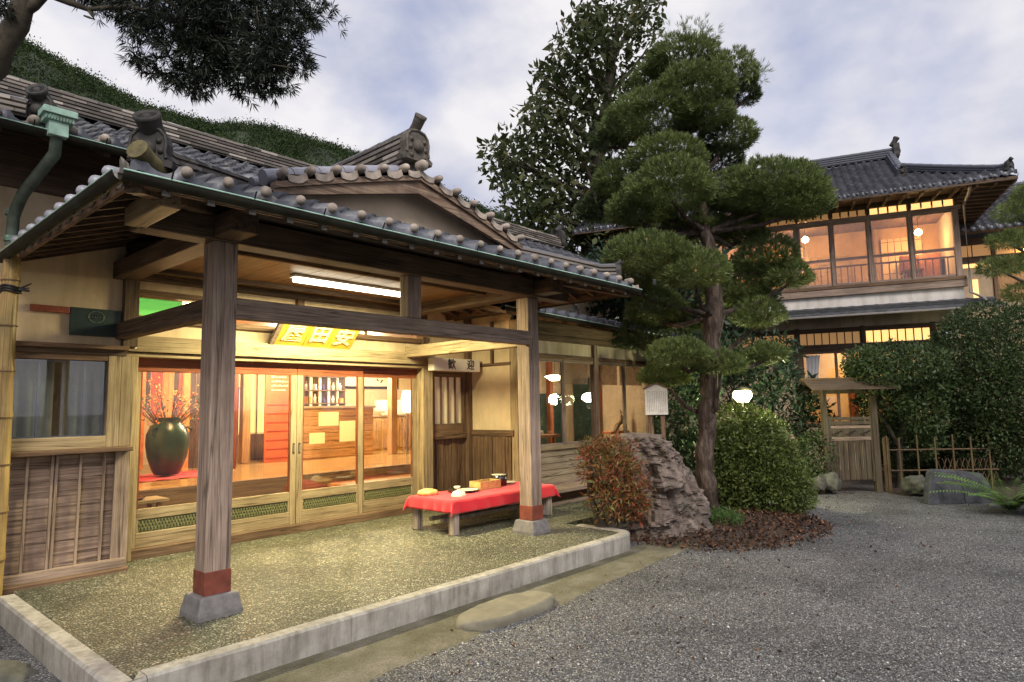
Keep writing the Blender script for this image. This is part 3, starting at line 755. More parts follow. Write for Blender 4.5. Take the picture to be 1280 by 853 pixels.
for x in (2.56, 4.62, 6.82):
    boxobj('short_post', B, x, x + .10, 7.96, 8.12, 2.46, 3.18, 'brown_z')
for x0, x1 in ((2.66, 4.62), (4.72, 6.82)):
    f = boxobj('transom_window', B, (x0 + x1) / 2 - .02, (x0 + x1) / 2 + .02, 8.01, 8.05, 2.69, 2.92, 'brown_z', .003)
    MB().box(x0, x1, 8.028, 8.032, 2.69, 2.92, 'glass').build('pane', f)
def sliding_door(x0, x1, y, hx):
    d = MB()
    d.box(x0, x0 + .085, y - .02, y + .02, .10, 2.062, 'tan_z'); d.box(x1 - .085, x1, y - .02, y + .02, .10, 2.062, 'tan_z')
    d.box(x0, x1, y - .019, y + .019, 2.062, 2.215, 'red_x'); d.box(x0 + .085, x1 - .085, y - .018, y + .018, .41, .525, 'tan_x')
    d.box(x0 + .085, x1 - .085, y - .018, y + .018, .10, .265, 'tan_x')
    for xx in (x0 + .085, x1 - .105): d.box(xx, xx + .02, y - .012, y + .012, .525, 2.062, 'red_z')
    for xx in (x0 + .085, x1 - .110): d.box(xx, xx + .025, y - .016, y + .012, .265, .41, 'tan_z')
    d = d.build('sliding_door', B, .004)
    MB().box(x0 + .085, x1 - .085, y - .003, y + .003, .525, 2.062, 'glass').build('glass_pane', d)
    r = MB(); r.box(x0 + .085, x1 - .085, y + .004, y + .010, .265, .41, 'lattice')          # carved openwork panel
    n = int((x1 - x0 - .22) / .035)
    for k in range(n):
        xx = x0 + .115 + k * .035
        r.bar((xx, y - .004, .285), (xx + .05, y - .004, .392), .007, .012, 'lattice'); r.bar((xx + .05, y - .007, .285), (xx, y - .007, .392), .007, .012, 'lattice')
    r.build('lattice_panel', d)
    if hx:
        h = MB(); h.box(hx - .014, hx + .014, y - .026, y - .018, 1.02, 1.16, 'iron'); h.box(hx - .006, hx + .006, y - .032, y - .024, 1.04, 1.14, 'drain'); h.build('handle', d, .003)
sliding_door(2.665, 3.70, 8.10, None); sliding_door(3.64, 4.668, 8.055, 4.628); sliding_door(4.674, 5.735, 8.055, 4.714); sliding_door(5.69, 6.79, 8.10, None)
w = MB(); w.box(2.6, 6.9, 7.96, 8.16, .0, .10, 'brown_x'); w.build('threshold', B, .005)

# ---- right recess: lattice window on the front, plaster on the return
def vboards(mb, o, ua, L_, z0, z1, mat, n):
    o, ua = Vector(o), Vector(ua); nn = ua.cross(Vector((0, 0, 1)))
    for k in range(n):
        a = o + ua * (L_ * k / n + .002); b_ = o + ua * (L_ * (k + 1) / n - .002); e = .012 * (k % 2)
        mb.prism([(0, 0), ((b_ - a).length, 0), ((b_ - a).length, z1 - z0), (0, z1 - z0)], Vector((a.x, a.y, z0)), ua, (0, 0, 1), .02 + e, mat, nn)
w = MB(); vboards(w, (6.99, 8.06, 0), (1, 0, 0), .93, .06, 1.08, 'brown_z', 6); vboards(w, (7.91, 8.05, 0), (0, -1, 0), 1.0, .06, 1.12, 'brown_z', 7); w.build('wainscot', B)
for bx in ((6.99, 7.9, 7.98, 8.1, 1.08, 1.185, 'brown_x'), (7.865, 7.95, 7.0, 8.05, 1.12, 1.215, 'brown_y'), (7.87, 7.95, 7.05, 8.05, 2.265, 2.315, 'brown_y'), (6.99, 7.9, 8.0, 8.1, 2.17, 2.24, 'brown_x'), (6.99, 7.95, 7.97, 8.1, .0, .06, 'brown_x'), (7.86, 7.95, 7.0, 8.05, 0, .061, 'brown_y')): boxobj('wall_rail', B, *bx)
w = MB(); w.box(7.895, 7.99, 7.05, 8.05, 1.215, 2.265, 'cream'); w.box(7.895, 7.99, 7.05, 8.05, 2.315, 3.3, 'cream'); w.box(6.99, 7.9, 8.04, 8.12, 2.24, 3.3, 'cream'); w.build('plaster_wall', B)
boxobj('short_post', B, 7.80, 7.895, 7.94, 8.06, 0.06, 3.2, 'brown_z'); boxobj('short_post', B, 7.845, 7.90, 7.42, 7.47, 2.315, 3.0, 'brown_z', .004)
f = MB()
for a in ((6.99, 7.10), (7.74, 7.80)): f.box(a[0], a[1], 8.0, 8.1, 1.185, 2.17, 'brown_z')
f.box(7.10, 7.74, 8.0, 8.1, 2.10, 2.17, 'brown_x'); f.box(7.10, 7.74, 8.0, 8.1, 1.185, 1.33, 'brown_x'); f = f.build('lattice_window', B, .004)
w = MB()
for k in range(5):
    x = 7.10 + k * .158; w.box(x - .008, x + .014, 8.02, 8.05, 1.33, 2.10, 'brown_z')
w.build('bar', f); MB().box(7.1, 7.74, 8.06, 8.07, 1.33, 2.10, 'paper').build('paper_panel', f)
w = MB(); w.box(7.89, 8.07, 6.92, 7.08, 0, 3.0, 'tan_z'); w.build('corner_post', B, .006)

# ---- glazed bay on the right
MX = [8.12, 9.18, 10.16, 11.16, 12.10]
w = MB(); w.box(8.07, 12.22, 6.95, 7.06, 2.40, 2.475, 'brown_x'); w.box(8.07, 12.22, 6.93, 7.06, 2.70, 2.80, 'dark_x'); w.box(8.07, 12.2, 6.96, 7.06, 2.80, 3.1, 'dark_x'); w.build('head_beam', B, .005)
w = MB(); w.box(8.07, 12.2, 6.985, 7.04, 2.475, 2.70, 'cream_grey'); w.build('plaster_wall', B)
for x, t_ in ((10.16, .11), (12.13, .12)): boxobj('bay_post', B, x - t_ / 2, x + t_ / 2, 6.93, 7.05, .28, 2.72, 'grey_z')
w = MB(); w.box(12.1, 12.4, 6.86, 7.0, 2.62, 2.80, 'red_x'); w.build('beam_end', B, .006)
w = MB()
for k in range(5):
    z0 = .31 + k * .108
    w.prism([(0, 0), (.028, 0), (.010, .115), (0, .115)], (8.07, 7.0, z0), (0, -1, 0), (0, 0, 1), 4.06, 'clap', (1, 0, 0))
w.build('clapboard', B)
w = MB(); w.box(8.07, 12.2, 6.94, 7.05, .85, .92, 'tan_x'); w.box(8.07, 12.2, 6.93, 7.06, .24, .31, 'grey_x'); w.build('sill_rail', B, .005)
for i in range(4):
    f = MB(); x0, x1 = MX[i], MX[i + 1]
    f.box(x0 - .03, x0 + .03, 6.955, 7.0, .92, 2.40, 'grey_z'); f.box(x1 - .05, x1 - .008, 6.965, 7.0, .92, 2.40, 'grey_z'); f.box(x0, x1 - .03, 6.96, 6.995, 2.345, 2.40, 'grey_x'); f.box(x0, x1 - .03, 6.96, 6.995, .92, .955, 'grey_x')
    f = f.build('bay_window', B, .004)
    MB().box(x0 + .03, x1 - .05, 6.976, 6.980, .95, 2.36, 'glass_old').build('pane', f)
w = MB(); w.box(7.95, 12.25, 6.52, 6.93, .20, .26, 'grey_x'); w.build('veranda_step', B, .006)
w = MB(); w.box(8.0, 12.2, 6.72, 6.78, -.02, .2, 'brown_x'); w.box(8.0, 12.2, 6.64, 6.72, -.02, .035, 'grey_x'); w.build('step_riser', B)
boxobj('side_wall', B, 12.16, 12.24, 7.06, 8.1, -.2, 3.1, 'tan_wall', 0)
# bay roof
def Pbay(u, s): return np.stack([u, 6.15 + s, 3.02 - .03 * (u - 7.3) * .93 / 1.0 * .9 + .22 * s], -1)
tile_sheet('bay_roof', B, Pbay, 6.7, 13.0, 2.2, lambda u, s: u > 6.65, 'dark_tile', lip=True)
def soffit(name, P, u0, u1, s0, s1, dz, mat, n=2, k=2, clip=None):
    m_ = MB(); rows = []
    for s in np.linspace(s0, s1, k):
        a, b_ = (u0, u1) if clip is None else clip(s)
        rows.append([P(np.array(u), np.array(s)) - np.array([0, 0, dz]) for u in np.linspace(a, b_, n)])
    m_.sheet(rows, mat); return m_.build(name, B)
soffit('eave_boards', Pbay, 6.7, 13.0, .03, 2.2, .05, 'dark_y')
for x in np.arange(6.9, 13.0, .42):
    a, b_ = Pbay(np.array(x), np.array(.06)), Pbay(np.array(x), np.array(.95))
    MB().bar(a - [0, 0, .09], b_ - [0, 0, .09], .05, .06, 'dark_y').build('rafter', B)
a, b_ = Pbay(np.array(6.7), np.array(-.04)), Pbay(np.array(13.0), np.array(-.04))
def gutter(name, a, b_, r=.05, drop=.03, body='copper_dark', rim='copper_pale'):
    a, b_ = Vector(a) - Vector((0, 0, drop)), Vector(b_) - Vector((0, 0, drop)); m_ = MB(); d = (b_ - a).normalized(); n = Vector((-d.y, d.x, 0)).normalized()
    rows = []
    for t in np.linspace(0, PI, 9): rows.append([a + n * (r * math.cos(t)) - Vector((0, 0, r * 1.15 * math.sin(t))), b_ + n * (r * math.cos(t)) - Vector((0, 0, r * 1.15 * math.sin(t)))])
    m_.sheet(rows, body, True)
    for sx in (-1, 1): m_.tube([a + n * (r * sx), b_ + n * (r * sx)], .006, rim if sx * n.dot(Vector((-.67, -.74, 0))) > 0 else body, 6)
    k = int((b_ - a).length / .55)
    for i in range(k):                                   # hangers
        p = a.lerp(b_, (i + .5) / k); m_.tube([p + n * r, p + Vector((0, 0, -r * 1.3)), p - n * r, p - n * (r + .03) + Vector((0, 0, .05))], .006, 'iron', 5)
    return m_.build(name, B)
gutter('gutter', a, b_)
ornament('ridge_ornament', B, (8.72, 6.36, 3.0), (1, 0, 0), .34, 'ornament', (0, -1, .9))

# ---- body of the house behind (upper walls, ends, floor, rooms)
w = MB(); w.box(2.56, 12.2, 8.06, 8.16, 3.3, 4.4, 'cream'); w.build('upper_wall', B)
for x in (8.9, 9.9, 11.0, 12.12): boxobj('short_post', B, x, x + .10, 8.02, 8.08, 3.2, 4.25, 'brown_z')
w = MB(); w.box(-3.0, -2.9, 7.8, 14.0, -.2, 4.4, 'cream_grey'); w.box(-3, 12.24, 13.9, 14.0, -.2, 3.5, 'cream_grey'); w.box(12.16, 12.26, 8.1, 14, -.2, 4.4, 'tan_wall'); w.build('end_wall', B)
w = MB(); w.box(2.5, 12.15, 9.3, 13.88, .50, .60, 'floorboard'); w.build('hall_floor', B)
w = MB(); w.box(2.5, 12.15, 9.22, 9.3, .02, .605, 'brown_x'); w.box(5.9, 9.5, 8.72, 9.22, .38, .44, 'orange_x'); w.box(5.9, 9.5, 8.8, 9.22, .02, .38, 'brown_x'); w.build('step_riser', B, .006)
w = MB(); w.box(2.4, 8.2, 8.13, 9.22, -.1, .02, 'tan_wall'); w.build('entry_floor', B)
w = MB(); w.box(2.4, 12.15, 8.14, 13.88, 3.02, 3.08, 'ceiling_board'); w.build('hall_ceiling', B)
w = MB(); w.box(2.40, 2.50, 8.14, 13.88, 0, 3.02, 'orange_wall'); w.box(2.5, 12.15, 13.78, 13.88, .6, 3.02, 'orange_wall'); w.build('hall_wall', B)
w = MB(); w.box(7.96, 8.06, 7.1, 9.05, 0, 3.02, 'tan_wall'); w.box(8.06, 12.15, 8.98, 9.06, 0, 3.02, 'tan_wall'); w.build('bay_inner_wall', B)
w = MB(); w.box(8.06, 12.15, 7.06, 8.98, .40, .46, 'floorboard'); w.build('bay_floor', B)
w = MB(); w.box(8.06, 12.15, 7.06, 8.98, 2.62, 2.66, 'brown_y'); w.build('bay_ceiling', B)

# ---- porch frame
def porch_post(x, y, s=.205):
    b_ = MB()
    q = s / 2 + .005; Q = s / 2 + .075; q2 = s / 2 + .045
    vs = [(x + i * Q, y + j * Q, -.02) for i, j in ((-1, -1), (1, -1), (1, 1), (-1, 1))] + [(x + i * Q, y + j * Q, .035) for i, j in ((-1, -1), (1, -1), (1, 1), (-1, 1))] + [(x + i * q2, y + j * q2, .165) for i, j in ((-1, -1), (1, -1), (1, 1), (-1, 1))]
    p = MB(); p.box(x - s / 2, x + s / 2, y - s / 2, y + s / 2, .165, 3.0, 'grey_z'); p = p.build('porch_post', B, .012)
    b_.add(vs, [(0, 1, 5, 4), (1, 2, 6, 5), (2, 3, 7, 6), (3, 0, 4, 7), (4, 5, 9, 8), (5, 6, 10, 9), (6, 7, 11, 10), (7, 4, 8, 11), (8, 9, 10, 11)], 'stone_base'); b_.build('stone_base', p, .012)
    r = MB(); e = s / 2 + .004; r.box(x - e, x + e, y - e, y + e, .165, .345, 'base_red'); r.build('red_wrap', p, .004)
porch_post(2.42, 5.41); porch_post(6.50, 5.50)
w = MB(); w.box(2.52, 6.40, 5.35, 5.47, 2.375, 2.55, 'grey_x'); w.build('tie_beam', B, .012)
w = MB(); w.box(2.355, 2.475, 5.51, 7.72, 2.375, 2.55, 'dark_y'); w.build('tie_beam', B, .01)
w = MB(); w.box(6.44, 6.56, 5.60, 7.95, 2.375, 2.55, 'tan_y'); w.build('tie_beam', B, .01)
w = MB(); w.box(4.375, 4.555, 5.34, 5.48, 2.55, 3.0, 'grey_z'); w.build('king_post', B, .008)
w = MB(); w.box(1.75, 7.15, 5.30, 5.52, 3.0, 3.22, 'dark_x'); w.build('front_beam', B, .01)
w = MB(); w.box(2.31, 2.53, 4.98, 8.0, 3.02, 3.20, 'dark_y'); w.build('side_beam', B, .01)
w = MB(); w.box(6.39, 6.61, 4.98, 8.0, 3.02, 3.20, 'dark_y'); w.build('side_beam', B, .01)
w = MB()
for k in range(16):
    x0 = 2.5 + k * .2575; w.box(x0, x0 + .254, 5.5, 8.05, 3.17 + .002 * (k % 2), 3.19, 'ceiling_board')
w.build('porch_ceiling', B)
for y in (6.15, 7.55): boxobj('ceiling_batten', B, 2.5, 6.4, y, y + .05, 3.12, 3.172, 'dark_x', .004)

# ---- porch roof: hipped skirt with a gable facing the yard
XL, XR, YF, XM = 1.40, 7.40, 4.45, 4.40
def zs(s): return 3.15 + .355 * s - .014 * s * s
Pf = lambda u, s: np.stack([u + 0 * s, YF + s + 0 * u, zs(s) + 0 * u], -1)
Pl = lambda u, s: np.stack([XL + s + 0 * u, u + 0 * s, zs(s) + 0 * u], -1)
Pr = lambda u, s: np.stack([XR - s + 0 * u, u + 0 * s, zs(s) + 0 * u], -1)
YG = 5.16
tile_sheet('porch_roof', B, Pf, XL, XR, 1.5, lambda u, s: (u > XL + s - .02) & (u < XR - s + .02), 'roof_tile')
ins = lambda u, s: np.where(s < 1.40, u > YF + s - .02, u > YG)
tile_sheet('porch_roof', B, Pl, YF, 8.1, 3.0, ins, 'old_tile')
tile_sheet('porch_roof', B, Pr, YF, 8.1, 3.0, ins, 'old_tile')
# boards under the tiles
soffit('eave_boards', Pf, XL, XR, .02, 1.5, .035, 'dark_y', 2, 6, lambda s: (XL + s, XR - s))
for P in (Pl, Pr):
    soffit('eave_boards', P, YF, 8.1, .02, 1.4, .035, 'dark_x', 2, 6, lambda s: (YF + s, 8.1)); soffit('eave_boards', P, YG, 8.1, 1.4, 3.0, .035, 'dark_x', 2, 6)
for x in np.arange(1.62, 7.3, .295):                 # rafters, pale cut ends
    s1 = min(1.0, x - XL, XR - x)
    if s1 < .15: continue
    a = Vector(Pf(np.array(x), np.array(.0))) - Vector((0, 0, .115)); b_ = Vector(Pf(np.array(x), np.array(s1))) - Vector((0, 0, .075))
    r = MB(); r.bar(a, b_, .05, .06, 'dark_y'); r.box(x - .0245, x + .0245, a.y - .004, a.y + .001, a.z - .027, a.z + .027, 'paint_grey'); r.build('rafter', B)
for y in np.arange(4.72, 8.0, .30):
    for P, sx in ((Pl, 1), (Pr, -1)):
        s1 = min(1.0, y - YF)
        a = Vector(P(np.array(y), np.array(.05))) - Vector((0, 0, .075)); b_ = Vector(P(np.array(y), np.array(s1))) - Vector((0, 0, .075))
        MB().bar(a, b_, .05, .06, 'dark_x').build('rafter', B)
for P in (Pf,):
    a, b_ = P(np.array(XL), np.array(.0)), P(np.array(XR), np.array(.0))
    w = MB(); w.bar(Vector(a) + Vector((0, .03, -.075)), Vector(b_) + Vector((0, .03, -.075)), .02, .075, 'brown_x'); w.build('fascia', B)
for P, sx in ((Pl, 1), (Pr, -1)):
    a, b_ = P(np.array(YF), np.array(.0)), P(np.array(8.0), np.array(.0))
    w = MB(); w.bar(Vector(a) + Vector((.03 * sx, 0, -.075)), Vector(b_) + Vector((.03 * sx, 0, -.075)), .02, .075, 'brown_y'); w.build('fascia', B)
for sx, xx in ((1, XL), (-1, XR)):                  # diagonal hip rafters with cut ends
    MB().bar((xx + sx * .02, YF + .02, 3.05), (xx + sx * 1.0, YF + 1.0, 3.30), .10, .12, 'dark_y').build('hip_rafter', B, .006)
boxobj('beam_end', B, 1.66, 1.80, 4.66, 5.35, 3.0, 3.15, 'tan_y', .008)
gutter('gutter', (XL - .07, YF - .065, 3.115), (XR + .05, YF - .065, 3.115), .052); gutter('gutter', (XL - .065, YF - .07, 3.115), (XL - .065, 7.62, 3.115), .052); gutter('gutter', (XR + .065, YF - .07, 3.115), (XR + .065, 7.9, 3.115), .052)
caps = [XL + .28 * k + .06 for k in range(1, 22)]
eave_caps('eave_edge', B, [(x, YF - .01, zs(0) + .045) for x in caps], [(0, -1, .1)] * len(caps), r=.043)
caps = [YF + .28 * k + .06 for k in range(1, 13)]
eave_caps('eave_edge', B, [(XL - .01, y, zs(0) + .045) for y in caps], [(-1, 0, .1)] * len(caps), mat='ridge_pale'); eave_caps('eave_edge', B, [(XR + .01, y, zs(0) + .045) for y in caps], [(1, 0, .1)] * len(caps), mat='ridge_pale')
# gable: plaster triangle, curved barge boards, verge tiles, pale cover tiles
ss = np.linspace(1.36, 3.0, 14)
w = MB(); pl = [(XL + s - XM, zs(s) - .06) for s in ss]; poly = pl + [(-a, b_) for a, b_ in pl[:-1][::-1]] + [(1.9, 3.3), (-1.9, 3.3)]
w.prism(poly, (XM, 5.44, 0), (1, 0, 0), (0, 0, 1), .08, 'gable_plaster', (0, 1, 0)); w.build('gable_wall', B)
for sx in (-1, 1):
    w = MB(); up, dn, dn2 = [], [], []
    for s in ss:
        x = XM + sx * (3.0 - s); up.append((x, zs(s) - .035)); dn.append((x, zs(s) - .035 - (.10 + .10 * ((s - 1.36) / 1.64) ** .6)))
    poly = up + dn[::-1]
    w.prism(poly, (0, YG + .03, 0), (1, 0, 0), (0, 0, 1), .055, 'barge', (0, 1, 0))
    poly = up + [(x, z - .06) for x, z in up][::-1]
    w.prism(poly, (0, YG + .0, 0), (1, 0, 0), (0, 0, 1), .03, 'barge', (0, 1, 0))
    w.build('barge_board', B, .004)
    cs = np.arange(1.42, 2.95, .27)
    eave_caps('verge_edge', B, [(XM + sx * (3.0 - s), YG - .03, zs(s) + .035) for s in cs], [(0, -1, .05)] * len(cs), r=.040)
    w = MB()
    for s0 in np.arange(1.36, 2.98, .27):
        a = (XM + sx * (3.0 - s0), YG + .22, zs(s0) + .05); s1 = min(s0 + .275, 3.0); b_ = (XM + sx * (3.0 - s1), YG + .22, zs(s1) + .05); w.tube([a, b_], [.078, .070], 'ridge_pale', 10)
        a = (XM + sx * (3.0 - s0), YG + .42, zs(s0) + .04); b_ = (XM + sx * (3.0 - s1), YG + .42, zs(s1) + .04); w.tube([a, b_], [.066, .060], 'ridge_pale', 10)
    w.build('verge_cover', B)
w = MB(); w.lathe((XM, YG - .05, zs(3) + .06), [(.058, -.08), (.058, 0), (.042, .025), (.02, .036), (0, .038)], 'cap_tile', 16, (0, -1, .05)); w.build('verge_edge', B)
ridge('porch_ridge', B, [(XM, YG + .16, zs(3) + .02), (XM, 6.6, zs(3) + .0), (XM, 8.3, zs(3) + .02)], .26, .44, 'ridge_tile', 7, .075, 'dark_tile')
ornament('ridge_ornament', B, (XM, YG + .10, zs(3) + .13), (1, 0, 0), .58, 'ornament_pale', (0, -1, .95), tr=.105, tl=.44)
for sx, xx in ((1, XL), (-1, XR)):                  # hip ridges with their upturned ends
    pts_ = [(xx + sx * t, YF + t, zs(t) + .0 + (.05 if t < .2 else 0)) for t in (.16, .3, .5, .8, 1.1, 1.42)]
    ridge('hip_ridge', B, pts_, .20, .15, 'ridge_tile', 3, .055, 'roof_tile')
ornament('ridge_ornament', B, (XL + .17, YF + .15, zs(0) + .07), (1 / math.sqrt(2), -1 / math.sqrt(2), 0), .46, 'ornament', (-1, -1, 1.1), tr=.17, tl=.36)
ornament('ridge_ornament', B, (XR - .14, YF + .14, zs(0) + .07), (1 / math.sqrt(2), 1 / math.sqrt(2), 0), .36, 'ornament', (1, -1, .8))
MB().tube([(XL + .34, YF + .20, 3.20), (XL + .14, YF + .06, 3.225), (XL + .03, YF - .02, 3.27)], [.045, .06, .07], 'mossy_tile', 14).build('corner_tile', B)

# ---- main roof
EY, EZ, RY, RZ = 6.88, 4.16, 9.5, 5.34
Pm = lambda u, s: np.stack([u + 0 * s, EY + s + 0 * u, EZ + (.395 * s + .022 * s * s) + 0 * u], -1)
tile_sheet('main_roof', B, Pm, -4.0, 12.4, RY - EY, lambda u, s: u < 20, 'roof_tile')
w = MB(); w.sheet([[(-4, RY, RZ + .05), (12.4, RY, RZ + .05)], [(-4, 14.6, 3.35), (12.4, 14.6, 3.35)]], 'dark_tile'); w.build('rear_roof', B)
soffit('eave_boards', Pm, -4, 12.4, .02, RY - EY, .05, 'dark_y')
for x in np.arange(-3.9, 2.4, .42):
    a = Vector(Pm(np.array(x), np.array(.05))) - Vector((0, 0, .09)); b_ = Vector(Pm(np.array(x), np.array(.9))) - Vector((0, 0, .09)); MB().bar(a, b_, .055, .07, 'dark_y').build('rafter', B)
ridge('main_ridge', B, [(x, RY, RZ + .02) for x in np.linspace(-4, 12.4, 9)], .34, .26, 'ridge_tile', 5, .075, 'ridge_tile')
ornament('ridge_ornament', B, (12.42, RY, RZ + .1), (0, 1, 0), .7, 'ornament', (1, 0, .6))
for xx in (12.42, -4.02):
    w = MB()
    w.prism([(EY - 8.0, EZ - .05), (RY - 8.0, RZ), (14.6 - 8.0, 3.3), (14.6 - 8.0, 3.1), (RY - 8.0, RZ - .25), (EY - 8.0, EZ - .25)], (xx, 8.0, 0), (0, 1, 0), (0, 0, 1), .05, 'barge', (1, 0, 0)); w.build('barge_board', B)
w = MB(); w.prism([(0, 4.0), (1.5, 5.15), (5.9, 3.4), (5.9, 2.8), (0, 2.8)], (12.17, 8.08, 0), (0, 1, 0), (0, 0, 1), .08, 'cream', (1, 0, 0)); w.build('gable_wall', B)
caps = np.arange(-3.94, 2.3, .28)
eave_caps('eave_edge', B, [(x, EY - .01, EZ + .045) for x in caps], [(0, -1, .1)] * len(caps), r=.05)
gutter('gutter', (-4, EY - .07, EZ - .02), (2.2, EY - .07, EZ - .02), .055)
# descending ridge and its ogre tile near the downpipe
ridge('hip_ridge', B, [(1.38, EY + .24, EZ + .12), (.9, EY + .42, EZ + .17), (-.2, EY + .85, EZ + .34)], .22, .16, 'ridge_tile', 3, .06, 'roof_tile')
ornament('ridge_ornament', B, (1.46, EY + .20, EZ + .09), (.75, -.66, 0), .48, 'ornament', (-.66, -.75, .5), tr=.17, tl=.30)
# copper rain head, bent pipe, then a bamboo downpipe tied with rope
w = MB()
w.box(1.40, 1.66, 6.66, 6.86, 4.24, 4.30, 'copper_pale'); w.box(1.42, 1.64, 6.68, 6.85, 4.19, 4.24, 'copper_pale'); w.box(1.455, 1.605, 6.70, 6.84, 4.06, 4.19, 'copper_pale')
for k in range(9): w.box(1.425 + k * .023, 1.437 + k * .023, 6.672, 6.682, 4.195, 4.235, 'copper')
w.build('rain_head', B, .008)
w = MB(); w.tube([(1.53, 6.78, 4.07), (1.53, 6.80, 3.92), (1.40, 7.25, 3.62), (1.37, 7.40, 3.45), (1.37, 7.42, 3.12)], .05, 'drain_green', 10)
for z in (3.2, 3.45): w.tube([(1.37, 7.415, z), (1.37, 7.417, z + .05)], .062, 'copper', 10)
w.build('downpipe', B)
w = MB(); P_, R_ = [], []
for z in np.arange(-.1, 3.2, .05):
    nd = abs(((z + .1) % .42)) < .03
    P_.append((1.385 + .006 * math.sin(z * 2), 7.42, z)); R_.append(.075 if nd else .067)
w.tube(P_, R_, 'bamboo_z', 14)
for z in np.arange(.32, 3.2, .42): w.tube([(1.385 + .006 * math.sin(z * 2), 7.42, z - .012), (1.385 + .006 * math.sin(z * 2), 7.42, z)], .0765, 'twig', 14)
w.build('bamboo_pipe', B)
w = MB()
for k in range(3):
    z = 2.73 + k * .022; w.tube([(1.385 + .076 * math.cos(t), 7.42 + .076 * math.sin(t), z + .01 * math.sin(t * 2)) for t in np.linspace(0, 2 * PI, 17)], .011, 'iron', 6)
for k in range(6): w.tube([(1.43, 7.36, 2.75), (1.50 + .03 * random.random(), 7.30, 2.76 + .10 * (random.random() - .4))], [.012, .005], 'iron', 5)
w.build('rope_tie', B)

# ------------------------------------------------------------------ lamps of the inn and lights they give
def area(name, loc, sx, sy, e, col, rot=(0, 0, 0), parent=None):
    l = bpy.data.lights.new(name, 'AREA'); l.shape = 'RECTANGLE'; l.size = sx; l.size_y = sy; l.energy = e; l.color = col
    o = bpy.data.objects.new(name, l); COL.objects.link(o); o.location = loc; o.rotation_euler = rot
    if parent: o.parent = parent; o.location = wmat(parent).inverted() @ Vector(loc)
    return o
def point(name, loc, e, col, r=.08, parent=None):
    l = bpy.data.lights.new(name, 'POINT'); l.energy = e; l.color = col; l.shadow_soft_size = r
    o = bpy.data.objects.new(name, l); COL.objects.link(o); o.location = loc
    if parent: o.parent = parent; o.location = wmat(parent).inverted() @ Vector(loc)
    return o
WARM, AMBER, TUBE = (1, .80, .52), (1, .62, .28), (1, .88, .47)
t = thing('ceiling_light', 'long white strip light on the wooden ceiling of the porch', 'lamp', (4.72, 6.86, 3.10))
boxobj('housing', t, 3.90, 5.54, 6.80, 6.93, 3.135, 3.168, 'white_metal', .004); boxobj('tube', t, 3.93, 5.51, 6.82, 6.91, 3.085, 3.135, 'tube', .012)
area('tube_light', (4.72, 6.86, 3.07), 1.55, .08, 165, TUBE, parent=t)
# hall lamps: small drum lamps on the hall ceiling
for i, (x, y, e, c, lab) in enumerate([(4.1, 10.0, 170, AMBER, 'round amber ceiling lamp over the large green jar inside'), (6.1, 11.0, 210, WARM, 'round ceiling lamp over the middle of the entrance hall'), (8.6, 11.8, 280, WARM, 'round ceiling lamp before the reception counter')]):
    t = thing('hall_lamp', lab, 'lamp', (x, y, 3.02), 0, 'ceiling lamps in the hall')
    m_ = MB(); m_.lathe((x, y, 2.93), [(0, 0), (.13, .005), (.16, .03), (.16, .085)], 'shade', 18); m_.build('shade', t); m_ = MB(); m_.lathe((x, y, 3.015), [(.17, 0), (.17, .008), (0, .008)], 'white_metal', 18); m_.build('rim', t)
    point('hall_light', (x, y, 2.72), e, c, .12, t)
LP1, LP2 = (10.06, 7.85, 2.13), (11.08, 7.75, 1.75)
def pendant(name, lab, c, r, ceil, e, kind):
    t = thing(name, lab, 'lamp', c, 0, 'lamps hanging in the glazed bay')
    m_ = MB()
    if kind: m_.lathe(c, [(r * .45, -r * .55), (r * .75, -r * .35), (r, -r * .15), (r * .97, r * .1), (r * .8, r * .35), (r * .5, r * .5), (.02, r * .55)], 'globe', 8, smooth=False)
    else: m_.lathe(c, [(r * .4, -r * .3), (r * .5, -r * .28), (r * 1.15, .18 * r), (r * .7, r * .3), (.02, r * .34)], 'globe', 20)
    m_.build('shade', t); MB().tube([(c[0], c[1], c[2] + r * .3), (c[0], c[1], ceil)], .006, 'iron', 6).build('cord', t)
    point('lamp_light', (c[0], c[1], c[2] - r * 1.1), e, WARM, .06, t)
pendant('pendant_lamp', 'flat white bowl lamp hanging high by the first bay window', (LP1[0], 7.85, LP1[2]), .17, 2.62, 16, 0)
pendant('pendant_lamp', 'faceted white globe lamp hanging lower in the second bay window', (LP2[0], 7.75, LP2[2]), .17, 2.62, 20, 1)

# ------------------------------------------------------------------ signs
t = thing('gold_signboard', 'gold board of three panels leaning out over the doors with three white characters', 'sign', (4.83, 7.9, 2.44))
so = Vector((4.25, 7.93, 2.445)); ua = Vector((1, 0, 0)); va = Vector((0, -.30, .30)).normalized(); nn_ = ua.cross(va)   # leans towards the viewer
Hs = .44
m_ = MB(); m_.prism([(-.05, -.0), (1.17, -.0), (1.17, Hs), (-.05, Hs)], so - nn_ * .035, ua, va, .03, 'brown_x', nn_); m_.prism([(-.065, -.02), (-.005, -.02), (-.005, Hs + .02), (-.065, Hs + .02)], so - nn_ * .02, ua, va, .045, 'grey_y', nn_); m_.build('frame', t, .004)
for k, (x0, x1, dv) in enumerate([(0.0, .40, 0), (.405, .765, .006), (.77, 1.15, -.012)]):
    p = MB(); p.prism([(x0, .01 + dv), (x1, .01 + dv), (x1, Hs - .01 + dv), (x0, Hs - .01 + dv)], so - nn_ * .004, ua, va, .022 + .004 * k, 'gold', nn_); p = p.build('panel', t, .004)
    o_ = so + ua * ((x0 + x1) / 2) + va * (Hs / 2 + dv) + nn_ * (.022 + .004 * k)
    place_text('character', '屋田安'[k], .30, 'gold_white', p, o_, ua, va, .004, .006)
SG = (6.78, 7.80, 2.175, 2.375)
